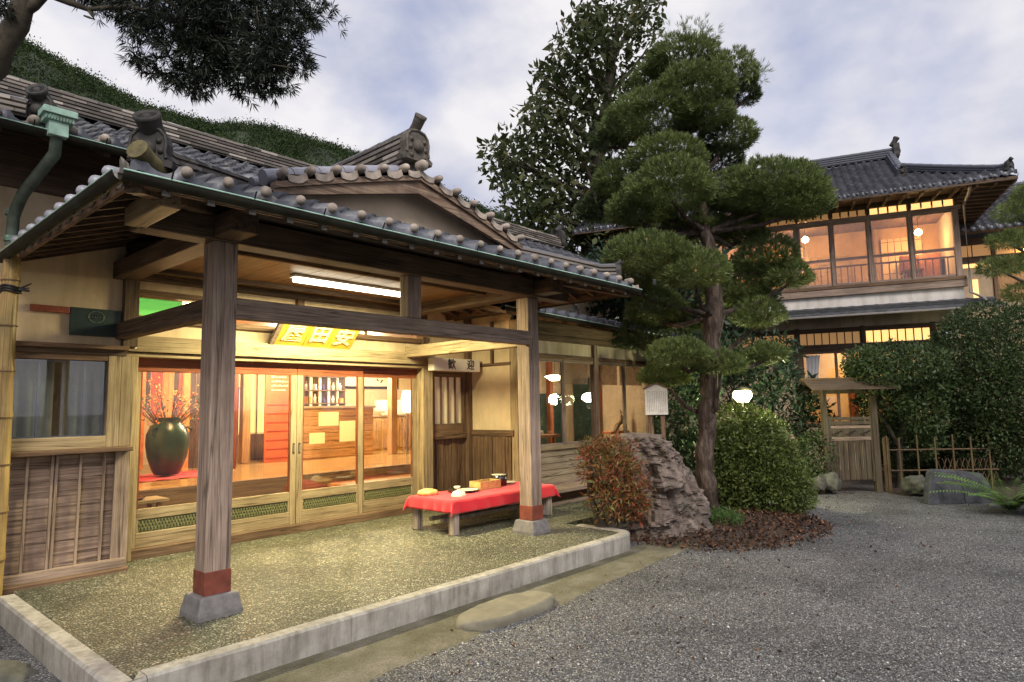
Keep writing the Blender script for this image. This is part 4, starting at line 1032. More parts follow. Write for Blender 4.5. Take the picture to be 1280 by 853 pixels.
t = thing('welcome_sign', 'white box sign with two black characters beneath the porch beam', 'sign', (7.35, 7.7, 2.22))
m_ = MB(); m_.box(SG[0], SG[1], 7.66, 7.80, SG[2], SG[3], 'sign_white'); m_.build('box', t, .006)
for ch, x in (('歓', 7.16), ('迎', 7.58)): place_text('character', ch, .175, 'ink', t, (x, 7.657, 2.275), (1, 0, 0), (0, 0, 1), .002, .0015)
t = thing('wall_plaque', 'dark green wall plaque with a faint oval emblem on the plaster', 'plaque', (2.16, 7.71, 2.40))
MB().box(1.935, 2.40, 7.69, 7.718, 2.395, 2.68, 'plaque_green').build('plate', t, .004)
m_ = MB(); m_.tube([(2.165 + .072 * math.cos(a), 7.688, 2.595 + .058 * math.sin(a)) for a in np.linspace(0, 2 * PI, 25)], .0035, 'plaque_mark', 5, False)
for k in range(6): m_.tube([(2.105 + k * .023, 7.687, 2.583), (2.108 + k * .023, 7.687, 2.607 + .004 * (k % 2)), (2.118 + k * .022, 7.687, 2.60 - .01 * (k % 3))], .003, 'plaque_mark', 5)
m_.build('emblem', t)
o = MB().box(1.60, 1.925, 7.685, 7.718, 2.61, 2.675, 'plaque_red').build('wall_plaque', None, .004); tag(base(o), 'small rust red wooden strip on the plaster beside the green plaque', 'plaque')
t = thing('wall_crest', 'tiny white and red flower crest on the door post', 'crest', (2.56, 7.89, 2.3))
m_ = MB()
for k in range(5): a = PI / 2 + k * 2 * PI / 5; m_.lathe((2.60 + .022 * math.cos(a), 7.897, 2.335 + .022 * math.sin(a)), [(.017, 0), (.015, .006), (0, .008)], 'sign_white' if k % 2 else 'base_red', 10, (0, -1, 0))
m_.lathe((2.60, 7.895, 2.335), [(.012, 0), (.01, .011), (0, .012)], 'sign_white', 10, (0, -1, 0)); m_.build('flower', t)
m_ = MB(); m_.box(2.587, 2.618, 7.885, 7.899, 2.375, 2.402, 'sign_white'); m_.build('cap', t, .003)
t = thing('exit_sign', 'lit green exit box seen through the transom over the doors', 'sign', (2.85, 8.6, 2.7))
MB().box(2.66, 3.35, 8.55, 8.62, 2.78, 2.98, 'exit_green').build('face', t, .004); MB().box(2.64, 3.37, 8.60, 8.66, 2.76, 3.02, 'white_metal').build('housing', t, .004)

# ------------------------------------------------------------------ red bench and the things on it
t = thing('bench', 'low weathered wooden bench under the red cloth', 'bench', (6.72, 6.48, 0))
BX0, BX1, BY0, BY1, BH = 5.70, 7.72, 6.10, 6.92, .43
boxobj('seat', t, BX0, BX1, BY0, BY1, BH - .06, BH - .006, 'benchwood')
for x in (BX0 + .02, BX1 - .12):
    for y in (BY0 + .01, BY1 - .11): boxobj('leg', t, x, x + .10, y, y + .10, 0, BH - .06, 'benchwood', .01)
boxobj('stretcher', t, BX0 + .12, BX1 - .12, BY0 + .32, BY0 + .37, .12, .17, 'benchwood'); boxobj('stretcher', t, BX0 + .12, BX1 - .12, BY1 - .28, BY1 - .23, .12, .17, 'benchwood')
# cloth: flat on top, hanging hems with folds
m_ = MB(); nx, ny = 90, 46; ov = .16; rows = []
for j in range(ny + 1):
    row = []
    for i in range(nx + 1):
        u = BX0 - .15 + (BX1 - BX0 + .30) * i / nx; v = BY0 - ov + (BY1 - BY0 + 2 * ov) * j / ny
        dx = max(BX0 - u, 0, u - BX1); dy = max(BY0 - v, 0, v - BY1); d = max(dx, dy)
        x, y = min(max(u, BX0 - .012), BX1 + .012), min(max(v, BY0 - .012), BY1 + .012)
        fold = .030 * math.sin(u * 8 + v * 3 + 1.5 * math.sin(u * 3)) * min(1, dy * 9) + .03 * math.sin(v * 15 + math.sin(v * 6)) * min(1, dx * 9)
        corner = min(dx, dy)
        x += (-1 if u < BX0 else 1) * (.05 * dx + abs(fold) * .6 + corner * .45) if dx else 0
        y += (-1 if v < BY0 else 1) * (.04 * dy + abs(fold) * .6 + corner * .25) if dy else 0
        z = BH + .004 - d * (1 - .12 * (corner > 0)) - corner * .35 + .004 * mnoise.noise(Vector((u * 5, v * 5, 0))) + .003 * abs(mnoise.noise(Vector((u * 3, v * 8, 4))))
        if d > 0: z = min(z, BH - .0)
        row.append((x, y, z))
    rows.append(row)
m_.sheet(rows, 'red_cloth', True); o = m_.build('red_cloth')
sd = o.modifiers.new('thickness', 'SOLIDIFY'); sd.thickness = .005; sd.offset = 1
base(o); tag(o, 'bright red felt cloth draped over the low bench by the right porch post', 'cloth')
zt = BH + .010
def lathe_thing(name, lab, cat, c, prof, mat, n=20, grp=None):
    o = MB().lathe(c, prof, mat, n).build(name); base(o); return tag(o, lab, cat, grp)
t = thing('lacquer_tray', 'round black lacquer tray with dishes on the red cloth', 'tray', (6.38, 6.62, zt))
MB().lathe((6.38, 6.62, zt), [(0, .0), (.20, 0), (.225, .035), (.215, .035), (.195, .010), (0, .010)], 'lacquer', 30).build('plate', t)
lathe_thing('round_dish', 'flat cream dish lying on the black lacquer tray', 'dish', (6.43, 6.56, zt + .012), [(0, 0), (.10, 0), (.15, .018), (.14, .02), (.09, .008), (0, .008)], 'dish', 24)
lathe_thing('tea_bowl', 'cream bowl turned over at the near edge of the bench', 'bowl', (6.05, 6.36, zt), [(.10, 0), (.098, .02), (.075, .055), (.03, .07), (.028, .078), (0, .078)], 'dish', 22)
lathe_thing('small_cup', 'small cream cup on the back of the black tray', 'cup', (6.40, 6.76, zt + .012), [(0, .0), (.03, 0), (.05, .05), (.046, .05), (.03, .01), (0, .01)], 'dish', 18)
lathe_thing('stone_dish', 'round tan stone dish on the left end of the red cloth', 'dish', (5.90, 6.80, zt), [(.13, 0), (.145, .02), (.125, .055), (.06, .075), (0, .08)], 'box_wood', 22)
lathe_thing('flat_plate', 'pale flat plate at the far back of the red bench', 'plate', (7.45, 6.78, zt), [(0, 0), (.08, 0), (.14, .02), (.135, .024), (.07, .01), (0, .01)], 'dish', 24)
t = thing('wooden_box', 'open yellow wooden box standing behind the tray on the bench', 'box', (6.78, 6.60, zt))
m_ = MB(); x0, x1, y0, y1 = 6.60, 7.02, 6.50, 6.72
m_.box(x0, x1, y0, y1, zt, zt + .012, 'box_wood'); m_.build('bottom', t)
for b_ in ((x0, x1, y0 - .001, y0 + .012), (x0, x1, y1 - .012, y1 + .001), (x0 - .001, x0 + .012, y0 + .012, y1 - .012), (x1 - .012, x1 + .001, y0 + .012, y1 - .012)): boxobj('side', t, b_[0], b_[1], b_[2], b_[3], zt, zt + .115, 'box_wood', .003)
t = thing('lacquer_pail', 'black lacquer pail with a pale lid behind the wooden box', 'pail', (7.18, 6.68, zt))
MB().lathe((7.18, 6.68, zt), [(0, 0), (.105, 0), (.125, .16), (.118, .16), (.10, .02), (0, .02)], 'lacquer', 22).build('body', t); MB().lathe((7.17, 6.68, zt + .15), [(.112, 0), (.112, .012), (0, .02)], 'dish', 22).build('lid', t)

# ------------------------------------------------------------------ things in the hall
HF = .60
def jar(name, lab, c, r, h, mat):
    t = thing(name, lab, 'jar', c)
    p = [(0, 0), (.55, 0), (.66, .06), (.90, .30), (1.0, .55), (.97, .72), (.80, .86), (.58, .93), (.60, 1.0), (.64, 1.02), (.58, 1.02), (.52, .93), (.45, .88)]
    MB().lathe(c, [(a * r, b_ * h) for a, b_ in p], mat, 28).build('body', t)
    for sx in (-1, 1):
        MB().tube([(c[0] + sx * r * .72, c[1] - r * .45, c[2] + h * .84), (c[0] + sx * r * .95, c[1] - r * .55, c[2] + h * .80), (c[0] + sx * r * .88, c[1] - r * .55, c[2] + h * .70)], .018, mat, 8).build('handle', t)
    return t
jc = (4.12, 10.9, HF + .04); jar('green_jar', 'huge glazed green jar holding branches inside the left door', jc, .31, .86, 'jar_green')
jar('small_jar', 'small pale green jar at the foot of the huge green jar', (3.50, 10.65, HF), .11, .40, 'jar_light')
o = MB().sheet([[(x, y, HF + .012 + .006 * math.sin(x * 20)) for x in np.linspace(3.4, 4.8, 20)] for y in (10.35, 11.5)], 'red_cloth').build('floor_cloth'); base(o); tag(o, 'red felt mat on the hall floor below the huge green jar', 'mat')
t = thing('berry_branches', 'spray of branches with orange berries standing in the green jar', 'branches', (jc[0], jc[1], HF + .8))
lines, pos = [], []
for k in range(26):
    a = random.uniform(0, 2 * PI); e = random.uniform(.5, 1.3); p0 = Vector((jc[0] + .1 * math.cos(a), jc[1] + .1 * math.sin(a), HF + .75)); p1 = p0 + Vector((math.cos(a) * .35 * e, math.sin(a) * .25 * e, .35)); p2 = p1 + Vector((math.cos(a) * .45 * e, math.sin(a) * .3 * e, random.uniform(-.45, .45)))
    lines.append(([p0, p1, p2], [.010, .007, .003]))
    for q in range(8): f_ = random.uniform(.15, 1); pos.append(p1.lerp(p2, f_) + Vector((random.gauss(0, .05), random.gauss(0, .05), random.gauss(0, .05))))
limbs('stems', t, lines, 'twig', 5, .006)
m_ = MB()
for p in pos: m_.lathe(p, [(0, -.016), (.014, -.006), (.014, .006), (0, .016)], 'berry', 6)
m_.build('berries', t)
P_ = np.array([tuple(p) for p in pos for _ in range(2)]) + RNG.normal(0, .04, (len(pos) * 2, 3)); V_, F_ = leaves(P_, RNG.normal(size=P_.shape), .06, 3)
link('leaf_spray', npmesh('leaf_spray', V_, F_, ['bush_leaf'], tint=RNG.uniform(.1, 1, len(F_))), t)
# screen of coloured hanging strips behind the jar
t = thing('strip_screen', 'tall screen of hanging orange and red strips behind the green jar', 'screen', (3.9, 12.1, HF))
boxobj('frame', t, 2.7, 5.45, 12.12, 12.16, 2.60, 2.68, 'brown_x')
cols = ['strip_orange', 'strip_orange', 'strip_red', 'strip_orange', 'strip_dark', 'strip_red', 'strip_orange']
x = 2.72; k = 0
while x < 5.40:
    w_ = random.uniform(.06, .13); mt = random.choice(cols) if x < 4.9 else random.choice(['strip_red', 'red_z', 'strip_dark'])
    boxobj('strip', t, x, x + w_ - .012, 12.10 + .02 * (k % 2), 12.115 + .02 * (k % 2), HF + random.choice([.05, .3, .9, 1.0]) if x < 4.6 else HF, 2.62, mt, 0); x += w_; k += 1
t = thing('step_chest', 'dark purple brown chest of drawers behind the green jar', 'chest', (3.6, 11.7, HF))
for k, (a, b_) in enumerate([(3.15, 3.95), (3.15, 3.75)]): boxobj('case', t, a, b_, 11.55, 11.95, HF + .46 * k, HF + .46 * (k + 1), 'purple', .01)
for k in range(4): boxobj('drawer', t, 3.19, 3.70, 11.52, 11.55, HF + .05 + .22 * k, HF + .22 + .22 * k, 'chair_wood', .005)
for k, (x, y, lab) in enumerate([(5.35, 11.4, 'red lacquered pillar right of the strip screen'), (6.05, 12.3, 'orange pillar left of the bright paper panel inside'), (9.05, 11.6, 'orange pillar right of the reception counter')]):
    o = boxobj('pillar', None, x - .08, x + .08, y - .08, y + .08, HF, 3.02, 'red_z' if k == 0 else 'orange_z', .01); base(o); tag(o, lab, 'pillar')
t = thing('noren_curtain', 'short indigo and brown doorway curtain deep in the hall', 'curtain', (5.75, 12.9, 1.6))
for k, c_ in enumerate(['purple', 'curtain', 'purple']): MB().sheet([[(5.45 + .26 * k + .24 * i / 12, 12.9 + .02 * math.sin(i), z) for i in range(13)] for z in (1.15, 2.05)], c_, True).build('cloth_panel', t)
MB().tube([(5.4, 12.9, 2.06), (6.3, 12.9, 2.06)], .015, 'twig', 8).build('rod', t)
t = thing('paper_screen', 'bright paper sliding panel over dark wainscot in the hall', 'panel', (6.65, 13.0, HF))
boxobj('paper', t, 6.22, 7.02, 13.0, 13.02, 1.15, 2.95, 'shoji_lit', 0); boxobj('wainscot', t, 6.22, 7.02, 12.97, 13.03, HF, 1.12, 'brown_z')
for x in (6.22, 6.62, 7.0): boxobj('rib', t, x, x + .03, 12.975, 12.999, 1.12, 2.95, 'tan_z', .003)
t = thing('wall_notice', 'red wooden panel with lines of white writing left of the doors seam', 'panel', (6.5, 12.0, HF))
boxobj('board', t, 6.30, 6.85, 12.0, 12.04, HF, 2.75, 'red_board', .005)
for k in range(7): boxobj('rail', t, 6.33, 6.82, 11.985, 12.0, HF + .08 + .17 * k, HF + .095 + .17 * k, 'strip_red', .003)
m_ = MB()
for r_ in range(7):
    xx = 6.42
    while xx < 6.72 + .05 * (r_ % 3): w_ = random.uniform(.02, .06); m_.box(xx, xx + w_, 11.994, 11.999, 1.98 + r_ * .085, 1.995 + r_ * .085 + random.uniform(0, .018), 'gold_white'); xx += w_ + .018
m_.build('lettering', t)
# low table with a lacquer dish on the entry floor
t = thing('low_table', 'small plank table with splayed legs inside the left door', 'table', (3.0, 8.75, .02))
m_ = MB(); m_.box(2.55, 3.28, 8.55, 8.95, .52, .555, 'tan_x'); m_.build('top', t, .006)
for x, y in ((2.62, 8.6), (3.17, 8.6), (2.62, 8.9), (3.17, 8.9)): MB().bar((x, y, .53), (x + (.06 if x > 3 else -.05), y, .02), .045, .045, 'twig').build('leg', t)
lathe_thing('lacquer_dish', 'dark red lacquer dish on the small table inside the door', 'dish', (2.92, 8.72, .555), [(0, 0), (.10, 0), (.14, .03), (.13, .03), (.09, .01), (0, .01)], 'lacquer', 20)
# reception: counter, shelf wall, papers, machines
t = thing('reception_counter', 'honey coloured plank counter of the reception deep in the hall', 'counter', (8.3, 12.3, HF))
boxobj('front', t, 7.05, 8.75, 11.9, 11.96, HF, 1.62, 'orange_x')
for k in range(6): boxobj('plank', t, 7.05, 8.75, 11.885, 11.90, HF + .03 + .165 * k, HF + .185 + .165 * k, 'orange_x', .004)
boxobj('top', t, 7.0, 8.8, 11.85, 12.4, 1.62, 1.67, 'tan_x')
t = thing('shelf_wall', 'bright glazed lattice shelf wall with bottles behind the counter', 'shelves', (8.0, 13.4, HF))
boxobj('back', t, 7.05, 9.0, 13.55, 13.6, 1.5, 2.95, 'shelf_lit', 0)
for k in range(9): boxobj('upright', t, 7.08 + .235 * k, 7.105 + .235 * k, 13.3, 13.54, 1.5, 2.95, 'brown_z', .003)
for z in (1.72, 2.02, 2.34, 2.75): boxobj('shelf', t, 7.05, 9.0, 13.28, 13.54, z, z + .025, 'brown_x', .003)
g_ = 'bottles on the lattice shelves'
for i in range(26):
    z = (1.745, 2.045, 2.365)[i % 3]; x = 7.16 + (i // 3) * .22 + random.uniform(-.02, .03); h = random.uniform(.10, .22)
    if i % 4: o = MB().lathe((x, 13.4, z), [(0, 0), (.04, 0), (.045, h * .6), (.018, h * .75), (.018, h), (0, h)], random.choice(['dish', 'jar_green', 'purple', 'white_metal', 'box_wood']), 10).build('bottle'); c_ = 'bottle'
    else: o = boxobj('carton', None, x - .06, x + .06, 13.34, 13.46, z, z + h * .8, random.choice(['paper', 'white_metal', 'strip_orange']), .004); c_ = 'box'
    base(o); tag(o, ('small bottle' if c_ == 'bottle' else 'small carton') + ' on the lattice shelves behind the counter', c_, g_ if c_ == 'bottle' else 'cartons on the lattice shelves')
for (x0, x1, z0, z1, y, lab) in [(5.02, 5.34, 1.37, 1.56, 8.066, 'cream paper notice taped high on the right middle door'), (5.36, 5.62, 1.14, 1.43, 8.066, 'square pale paper taped beside the cream notice'), (4.88, 5.12, 1.13, 1.28, 8.066, 'small brownish paper taped below the cream notice')]:
    o = boxobj('paper_notice', None, x0, x1, y, y + .002, z0, z1, 'note_paper', 0); base(o); tag(o, lab, 'notice')
t = thing('back_cabinet', 'pale wooden cabinet with doors right of the counter', 'cabinet', (10.0, 12.9, HF))
boxobj('case', t, 8.95, 11.4, 12.7, 13.3, HF, 1.40, 'box_wood'); boxobj('top', t, 8.9, 11.45, 12.66, 13.32, 1.40, 1.44, 'tan_x')
for x in (9.0, 9.62, 10.24): boxobj('door', t, x, x + .58, 12.675, 12.70, HF + .06, 1.36, 'orange_z')
t = thing('wall_picture', 'black and white brush picture on the wall over the cabinet', 'picture', (10.0, 13.7, 2.2))
boxobj('frame', t, 9.0, 10.9, 13.72, 13.76, 2.1, 2.9, 'iron'); boxobj('sheet', t, 9.06, 10.84, 13.70, 13.72, 2.16, 2.84, 'paper', 0)
m_ = MB()
for k in range(26): x = random.uniform(9.2, 10.7); z = random.uniform(2.25, 2.75); m_.bar((x, 13.695, z), (x + random.uniform(.03, .16), 13.695, z + random.uniform(-.08, .1)), .012, .03, 'ink')
m_.build('brushwork', t)
t = thing('desk_printer', 'white office printer standing on the cabinet', 'printer', (10.1, 12.95, 1.44)); boxobj('body', t, 9.75, 10.5, 12.8, 13.2, 1.52, 1.80, 'white_metal', .02); boxobj('tray', t, 9.8, 10.45, 12.7, 13.0, 1.44, 1.52, 'paper', .01)
t = thing('desk_lamp', 'glowing paper lamp at the right edge of the hall doors', 'lamp', (10.4, 12.3, HF)); MB().lathe((9.75, 11.95, HF + .9), [(.10, 0), (.14, .15), (.14, .35), (.10, .5)], 'shade', 14).build('shade', t); MB().tube([(9.75, 11.95, HF), (9.75, 11.95, HF + .9)], .03, 'twig', 8).build('stem', t)
# glazed bay: reed blinds, dark panels standing for garden reflections, table, curl of driftwood
for i in range(1, 4):
    o = MB(); x0, x1 = MX[i] + .05, MX[i + 1] - .05
    for k in range(22): o.box(x0, x1, 7.10, 7.108, 1.98 + k * .018, 1.993 + k * .018, 'chair_wood')
    o = o.build('reed_blind'); base(o); tag(o, 'brown reed blind half lowered inside the ' + ('first', 'second', 'third', 'last')[i] + ' bay window from the left', 'blind', 'reed blinds in the bay windows')
o = boxobj('dark_panel', None, 10.45, 11.7, 8.93, 8.97, .5, 1.85, 'plaque_green', .005); base(o); tag(o, 'dark green panel on the back wall of the glazed bay', 'panel')
o = boxobj('dark_panel', None, 12.10, 12.14, 8.38, 8.92, .5, 2.2, 'plaque_green', .005); base(o); tag(o, 'dark green panel on the end wall of the glazed bay behind the globe lamp', 'panel')
o = boxobj('pillar', None, 10.72, 10.83, 8.5, 8.6, .46, 2.62, 'red_z', .006); base(o); tag(o, 'slim red pillar inside the first bay window', 'pillar')
o = boxobj('pillar', None, 11.95, 12.08, 8.14, 8.3, .46, 2.62, 'red_z', .006); base(o); tag(o, 'red brown pillar inside the third bay window', 'pillar')
t = thing('bay_table', 'dark tea table inside the first bay window', 'table', (9.2, 7.8, .46)); boxobj('top', t, 8.6, 9.75, 7.5, 8.1, 1.02, 1.07, 'chair_wood')
for x in (8.68, 9.62):
    for y in (7.55, 8.02): boxobj('leg', t, x, x + .05, y, y + .05, .46, 1.02, 'chair_wood', .004)
o = boxobj('tissue_box', None, 9.25, 9.5, 7.7, 7.82, 1.07, 1.14, 'dish', .01); base(o); tag(o, 'pale box on the tea table in the bay', 'box')
o = limbs('driftwood', None, [([(11.60, 7.5, 1.05), (11.68, 7.5, 1.15), (11.80, 7.5, 1.2), (11.86, 7.5, 1.35), (11.82, 7.5, 1.48)], [.04, .05, .04, .03, .01]), ([(11.80, 7.5, 1.2), (11.9, 7.5, 1.22)], [.03, .01])], 'twig', 7, .01); base(o); tag(o, 'curled piece of driftwood in the last bay window', 'driftwood')
o = boxobj('window_shelf', None, 11.3, 12.0, 7.4, 7.62, 1.0, 1.05, 'chair_wood', .005); base(o); tag(o, 'narrow shelf bearing the driftwood in the last bay window', 'shelf')

# ================================================================== two-storey house at the right
RZH = math.atan2(-.951, .309)
H2 = thing('guest_house', 'two-storey wooden guest house with lit glass gallery and tiled hip roof', 'house', (19.16, 2.22, 0), RZH)
def hb(name, x0, x1, y0, y1, z0, z1, mat, bevel=.006, parent=None): return boxobj(name, parent or H2, x0, x1, y0, y1, z0, z1, mat, bevel, True)
XW = -9.0
hb('wall', XW, 0, .05, .12, 3.9, 4.32, 'white_wall', 0); hb('wall_board', XW, .08, -.03, .10, 4.32, 4.54, 'grey_x')
hb('gallery_sill', XW, .06, -.05, .10, 4.50, 4.58, 'brown_x'); hb('head_beam', XW, .06, -.02, .12, 6.27, 6.36, 'grey_x'); hb('top_beam', XW, .06, -.02, .12, 6.54, 6.64, 'dark_x')
xs_ = [0, -1.0, -1.93, -2.80, -3.62, -4.55, -5.5, -6.5, -7.5, XW]
for i, x in enumerate(xs_):
    t_ = .13 if i in (0, 4) else .07
    hb('gallery_post', x - t_, x, -.03, .09, 4.58, 6.27, 'grey_z'); hb('top_post', x - .06, x, -.01, .09, 6.36, 6.54, 'dark_z', .003)
for i in range(len(xs_) - 1):
    a, b_ = xs_[i + 1], xs_[i] - .07
    f = MB(); f.box(a, b_, 0, .04, 6.20, 6.27, 'grey_x'); f.box(a, b_, 0, .04, 4.58, 4.64, 'grey_x'); f.box(a, a + .035, 0, .04, 4.64, 6.2, 'grey_z'); f.box(b_ - .035, b_, 0, .04, 4.64, 6.2, 'grey_z'); f.box(a, b_, .005, .03, 5.28, 5.31, 'grey_x'); f = f.build('gallery_window', H2, .003, True)
    MB().box(a + .035, b_ - .035, .016, .020, 4.64, 6.2, 'glass_old').build('pane', f, 0, True)
    k = MB(); n = 4
    for q in range(n):
        p0 = a + (b_ - a) * q / n; k.box(p0 + .03, p0 + (b_ - a) / n - .012, .04, .05, 6.37, 6.53, 'shoji_lit' if i in (0, 1) else 'shoji_dim')
    k.build('transom', H2, 0, True)
rl = MB()                                               # gallery railing just inside the glass
rl.box(XW, -.05, .22, .27, 5.28, 5.34, 'chair_wood'); rl.box(XW, -.05, .225, .265, 5.10, 5.14, 'chair_wood'); rl.box(XW, -.05, .22, .27, 4.62, 4.67, 'chair_wood')
x = XW + .1
while x < -.1: rl.box(x, x + .025, .23, .26, 4.67, 5.1, 'chair_wood'); x += .16
rl.build('railing', H2, 0, True)
hb('gallery_floor', XW, 0, .12, 5.2, 4.42, 4.50, 'floorboard', 0); hb('gallery_ceiling', XW, 0, .12, 5.2, 6.42, 6.46, 'ceiling_board', 0)
hb('gallery_wall', XW, 0, 2.0, 2.08, 4.5, 6.42, 'gallery_plaster', 0); hb('end_wall', -.10, 0, .12, 5.3, 3.9, 6.6, 'tan_wall', 0); hb('end_wall', XW, XW + .1, .12, 5.3, -.2, 6.6, 'tan_wall', 0); hb('rear_wall', XW, 0, 5.2, 5.3, -.2, 6.6, 'tan_wall', 0)
for x in (-1.6, -3.4, -5.2): hb('inner_post', x - .06, x + .06, 1.93, 2.0, 4.5, 6.42, 'orange_z')
hb('paper_door', -1.5, -.5, 1.95, 1.99, 4.5, 6.1, 'shoji_dim', 0); hb('paper_door', -5.0, -3.5, 1.95, 1.99, 4.5, 6.1, 'shoji_dim', 0)
for q in range(7): hb('door_rib', -1.5 + q * .166, -1.49 + q * .166, 1.935, 1.95, 4.5, 6.1, 'brown_z', 0)
for q in range(7): hb('door_rib', -5.0 + q * .25, -4.985 + q * .25, 1.935, 1.95, 4.5, 6.1, 'brown_z', 0)
for q in range(5): hb('door_rail', -5.0, -3.5, 1.938, 1.952, 4.8 + q * .3, 4.812 + q * .3, 'brown_x', 0); hb('door_rail', -1.5, -.5, 1.938, 1.952, 4.8 + q * .3, 4.812 + q * .3, 'brown_x', 0)
hb('sliding_screen', -3.15, -2.3, 1.93, 1.99, 4.5, 5.75, 'orange_x', .005); hb('cupboard', -1.0, -.2, 1.3, 1.95, 4.5, 5.45, 'chair_wood', .01)
# ground floor
hb('wall', XW, -3.75, .05, .12, -.2, 2.9, 'tan_wall', 0); hb('wall', -.7, 0, .05, .12, -.2, 2.9, 'tan_wall', 0); hb('wall', -3.75, -.7, .05, .12, -.2, .95, 'tan_wall', 0)
hb('head_beam', XW, .06, -.02, .12, 2.90, 3.06, 'dark_x'); hb('top_beam', XW, .06, -.02, .12, 3.36, 3.48, 'dark_x'); hb('wall', XW, 0, .03, .1, 3.48, 3.9, 'cream_grey', 0)
for x in (-8.0, -6.0, -3.75, -2.2, -.66, .06): hb('wall_post', x - .12, x, -.025, .10, -.2 if x in (-3.75, .06, -8.0, -6.0) else 2.9, 3.5, 'dark_z')
for a, b_, mt in ((-6.0, -3.87, 'shoji_dim'), (-3.75, -2.32, 'shoji_dim'), (-2.2, -.78, 'shoji_lit')):
    k = MB(); k.box(a, b_, .03, .04, 3.06, 3.36, mt); f = k.build('transom', H2, 0, True); k = MB(); n = 8
    for q in range(n + 1): xx = a + (b_ - a) * q / n; k.box(xx - .012, xx + .012, .0, .03, 3.06, 3.36, 'dark_z')
    k.build('lattice', f, 0, True)
f = MB()
for x in (-3.75, -2.95, -2.2, -1.45, -.75): f.box(x, x + .07, 0, .06, .95, 2.9, 'brown_z')
f.box(-3.75, -.7, 0, .06, .95, 1.02, 'brown_x'); f.box(-3.75, -.7, 0, .06, 2.82, 2.9, 'brown_x'); f.box(-3.68, -.7, .01, .05, 1.9, 1.94, 'brown_x'); f = f.build('window', H2, .004, True)
MB().box(-3.68, -.7, .026, .030, 1.02, 2.82, 'glass_old').build('pane', f, 0, True)
MB().sheet([[(-3.62 + .34 * i / 14 - (.12 if j == 0 else 0) * i / 14, .14 + .03 * math.sin(i * 1.6), 1.9 + .9 * j) for i in range(15)] for j in (0, 1)], 'curtain', True).build('curtain', f, 0, True)
hb('room_floor', XW, 0, .12, 5.2, .3, .38, 'floorboard', 0); hb('room_wall', -6, -.1, 2.6, 2.66, .38, 3.8, 'orange_wall', 0); hb('room_ceiling', XW, 0, .12, 5.2, 3.5, 3.55, 'ceiling_board', 0); hb('room_post', -2.5, -2.3, 2.45, 2.6, .38, 3.5, 'red_z'); hb('room_chest', -1.9, -1.1, 2.1, 2.6, .38, 1.6, 'chair_wood', .01)
# roofs (local frame)
def zq(s): return 6.58 + .48 * s + .025 * s * s
LR = 3.4
Pq = lambda u, s: np.stack([u + 0 * s, -1.2 + s + 0 * u, zq(s) + .05 * np.clip(u + .6, 0, 2) ** 2 + 0 * s], -1)
XE, XG = .95, -1.10
tile_sheet('roof', H2, Pq, XW - .6, XE, LR, lambda u, s: np.where(u < XG, True, s < XE - u + .03), 'dark_tile', local=True, tw=.2, course=.2, amp=.8, step=.04)
Pe = lambda u, s: np.stack([XE - s + 0 * u, u + 0 * s, zq(s) + 0 * u], -1)
tile_sheet('roof', H2, Pe, -1.2, 5.6, 2.05, lambda u, s: (u > -1.2 + s) & (u < 5.6 - s), 'dark_tile', local=True, tw=.2, course=.2, amp=.8, step=.04)
w = MB(); w.sheet([[(XW - .6, LR - 1.2, zq(LR)), (XG, LR - 1.2, zq(LR))], [(XW - .6, 5.6, 6.58), (XG, 5.6, 6.58)]], 'dark_tile'); w.sheet([[(XG, 5.6, 6.58), (XG, 5.6 - 2.05, zq(2.05))], [(XE, 5.6, 6.58), (XG, 5.6 - 2.05, zq(2.05))]], 'dark_tile'); w.build('rear_roof', H2, 0, True)
w = MB(); w.sheet([[(XW - .6, -1.17, 6.53), (XE - .03, -1.17, 6.53)], [(XW - .6, .02, 6.66), (XE - .03, .02, 6.66)]], 'dark_y'); w.sheet([[(0, -1.17, 6.54), (0, 5.5, 6.54)], [(XE - .03, -1.17, 6.525), (XE - .03, 5.5, 6.525)]], 'dark_x'); w.build('eave_boards', H2, 0, True)
for x in np.arange(-8.8, XE, .36): MB().bar((x, -1.14, 6.49), (x, -.02, 6.57), .05, .06, 'dark_y').build('rafter', H2, 0, True)
for y in np.arange(-.9, 5, .36): MB().bar((XE - .05, y, 6.48), (.02, y, 6.55), .05, .06, 'dark_x').build('rafter', H2, 0, True)
w = MB(); w.box(XW - .6, XE, -1.19, -1.15, 6.50, 6.575, 'dark_x'); w.box(XE - .05, XE - .01, -1.15, 5.6, 6.50, 6.575, 'dark_y'); w.build('fascia', H2, 0, True)
w = MB(); w.prism([(.5, zq(1.7)), (LR - 1.2, zq(LR) - .25), (3.9, zq(1.7))], (XG - .3, 0, 0), (0, 1, 0), (0, 0, 1), .06, 'cream', (1, 0, 0)); w.build('gable_wall', H2, 0, True)
ridge('main_ridge', H2, [(x, LR - 1.2, zq(LR) - .02) for x in np.linspace(XW - .6, XG + .1, 5)], .30, .26, 'dark_tile', 4, .08, 'dark_tile', local=True)
ornament('ridge_ornament', H2, (XG + .18, LR - 1.2, zq(LR) - .02), (0, 1, 0), .75, 'ornament', (.6, 0, .9), local=True)
for sg in (-1, 1):
    pts_ = [(XG + .03, LR - 1.2 + sg * (LR - s), zq(s) + .02) for s in (1.55, 2.2, 2.9, 3.3)]
    ridge('descending_ridge', H2, pts_, .22, .16, 'dark_tile', 3, .075, 'dark_tile', local=True)
ornament('ridge_ornament', H2, (XG + .03, LR - 1.2 - (LR - 1.5), zq(1.5)), (1, 0, 0), .42, 'ornament', (0, -1, .5), local=True, disc=False)
pts_ = [(XE - t, -1.2 + t, zq(t) + (.07 if t < .3 else .02)) for t in (.12, .3, .7, 1.2, 1.75, 2.05)]
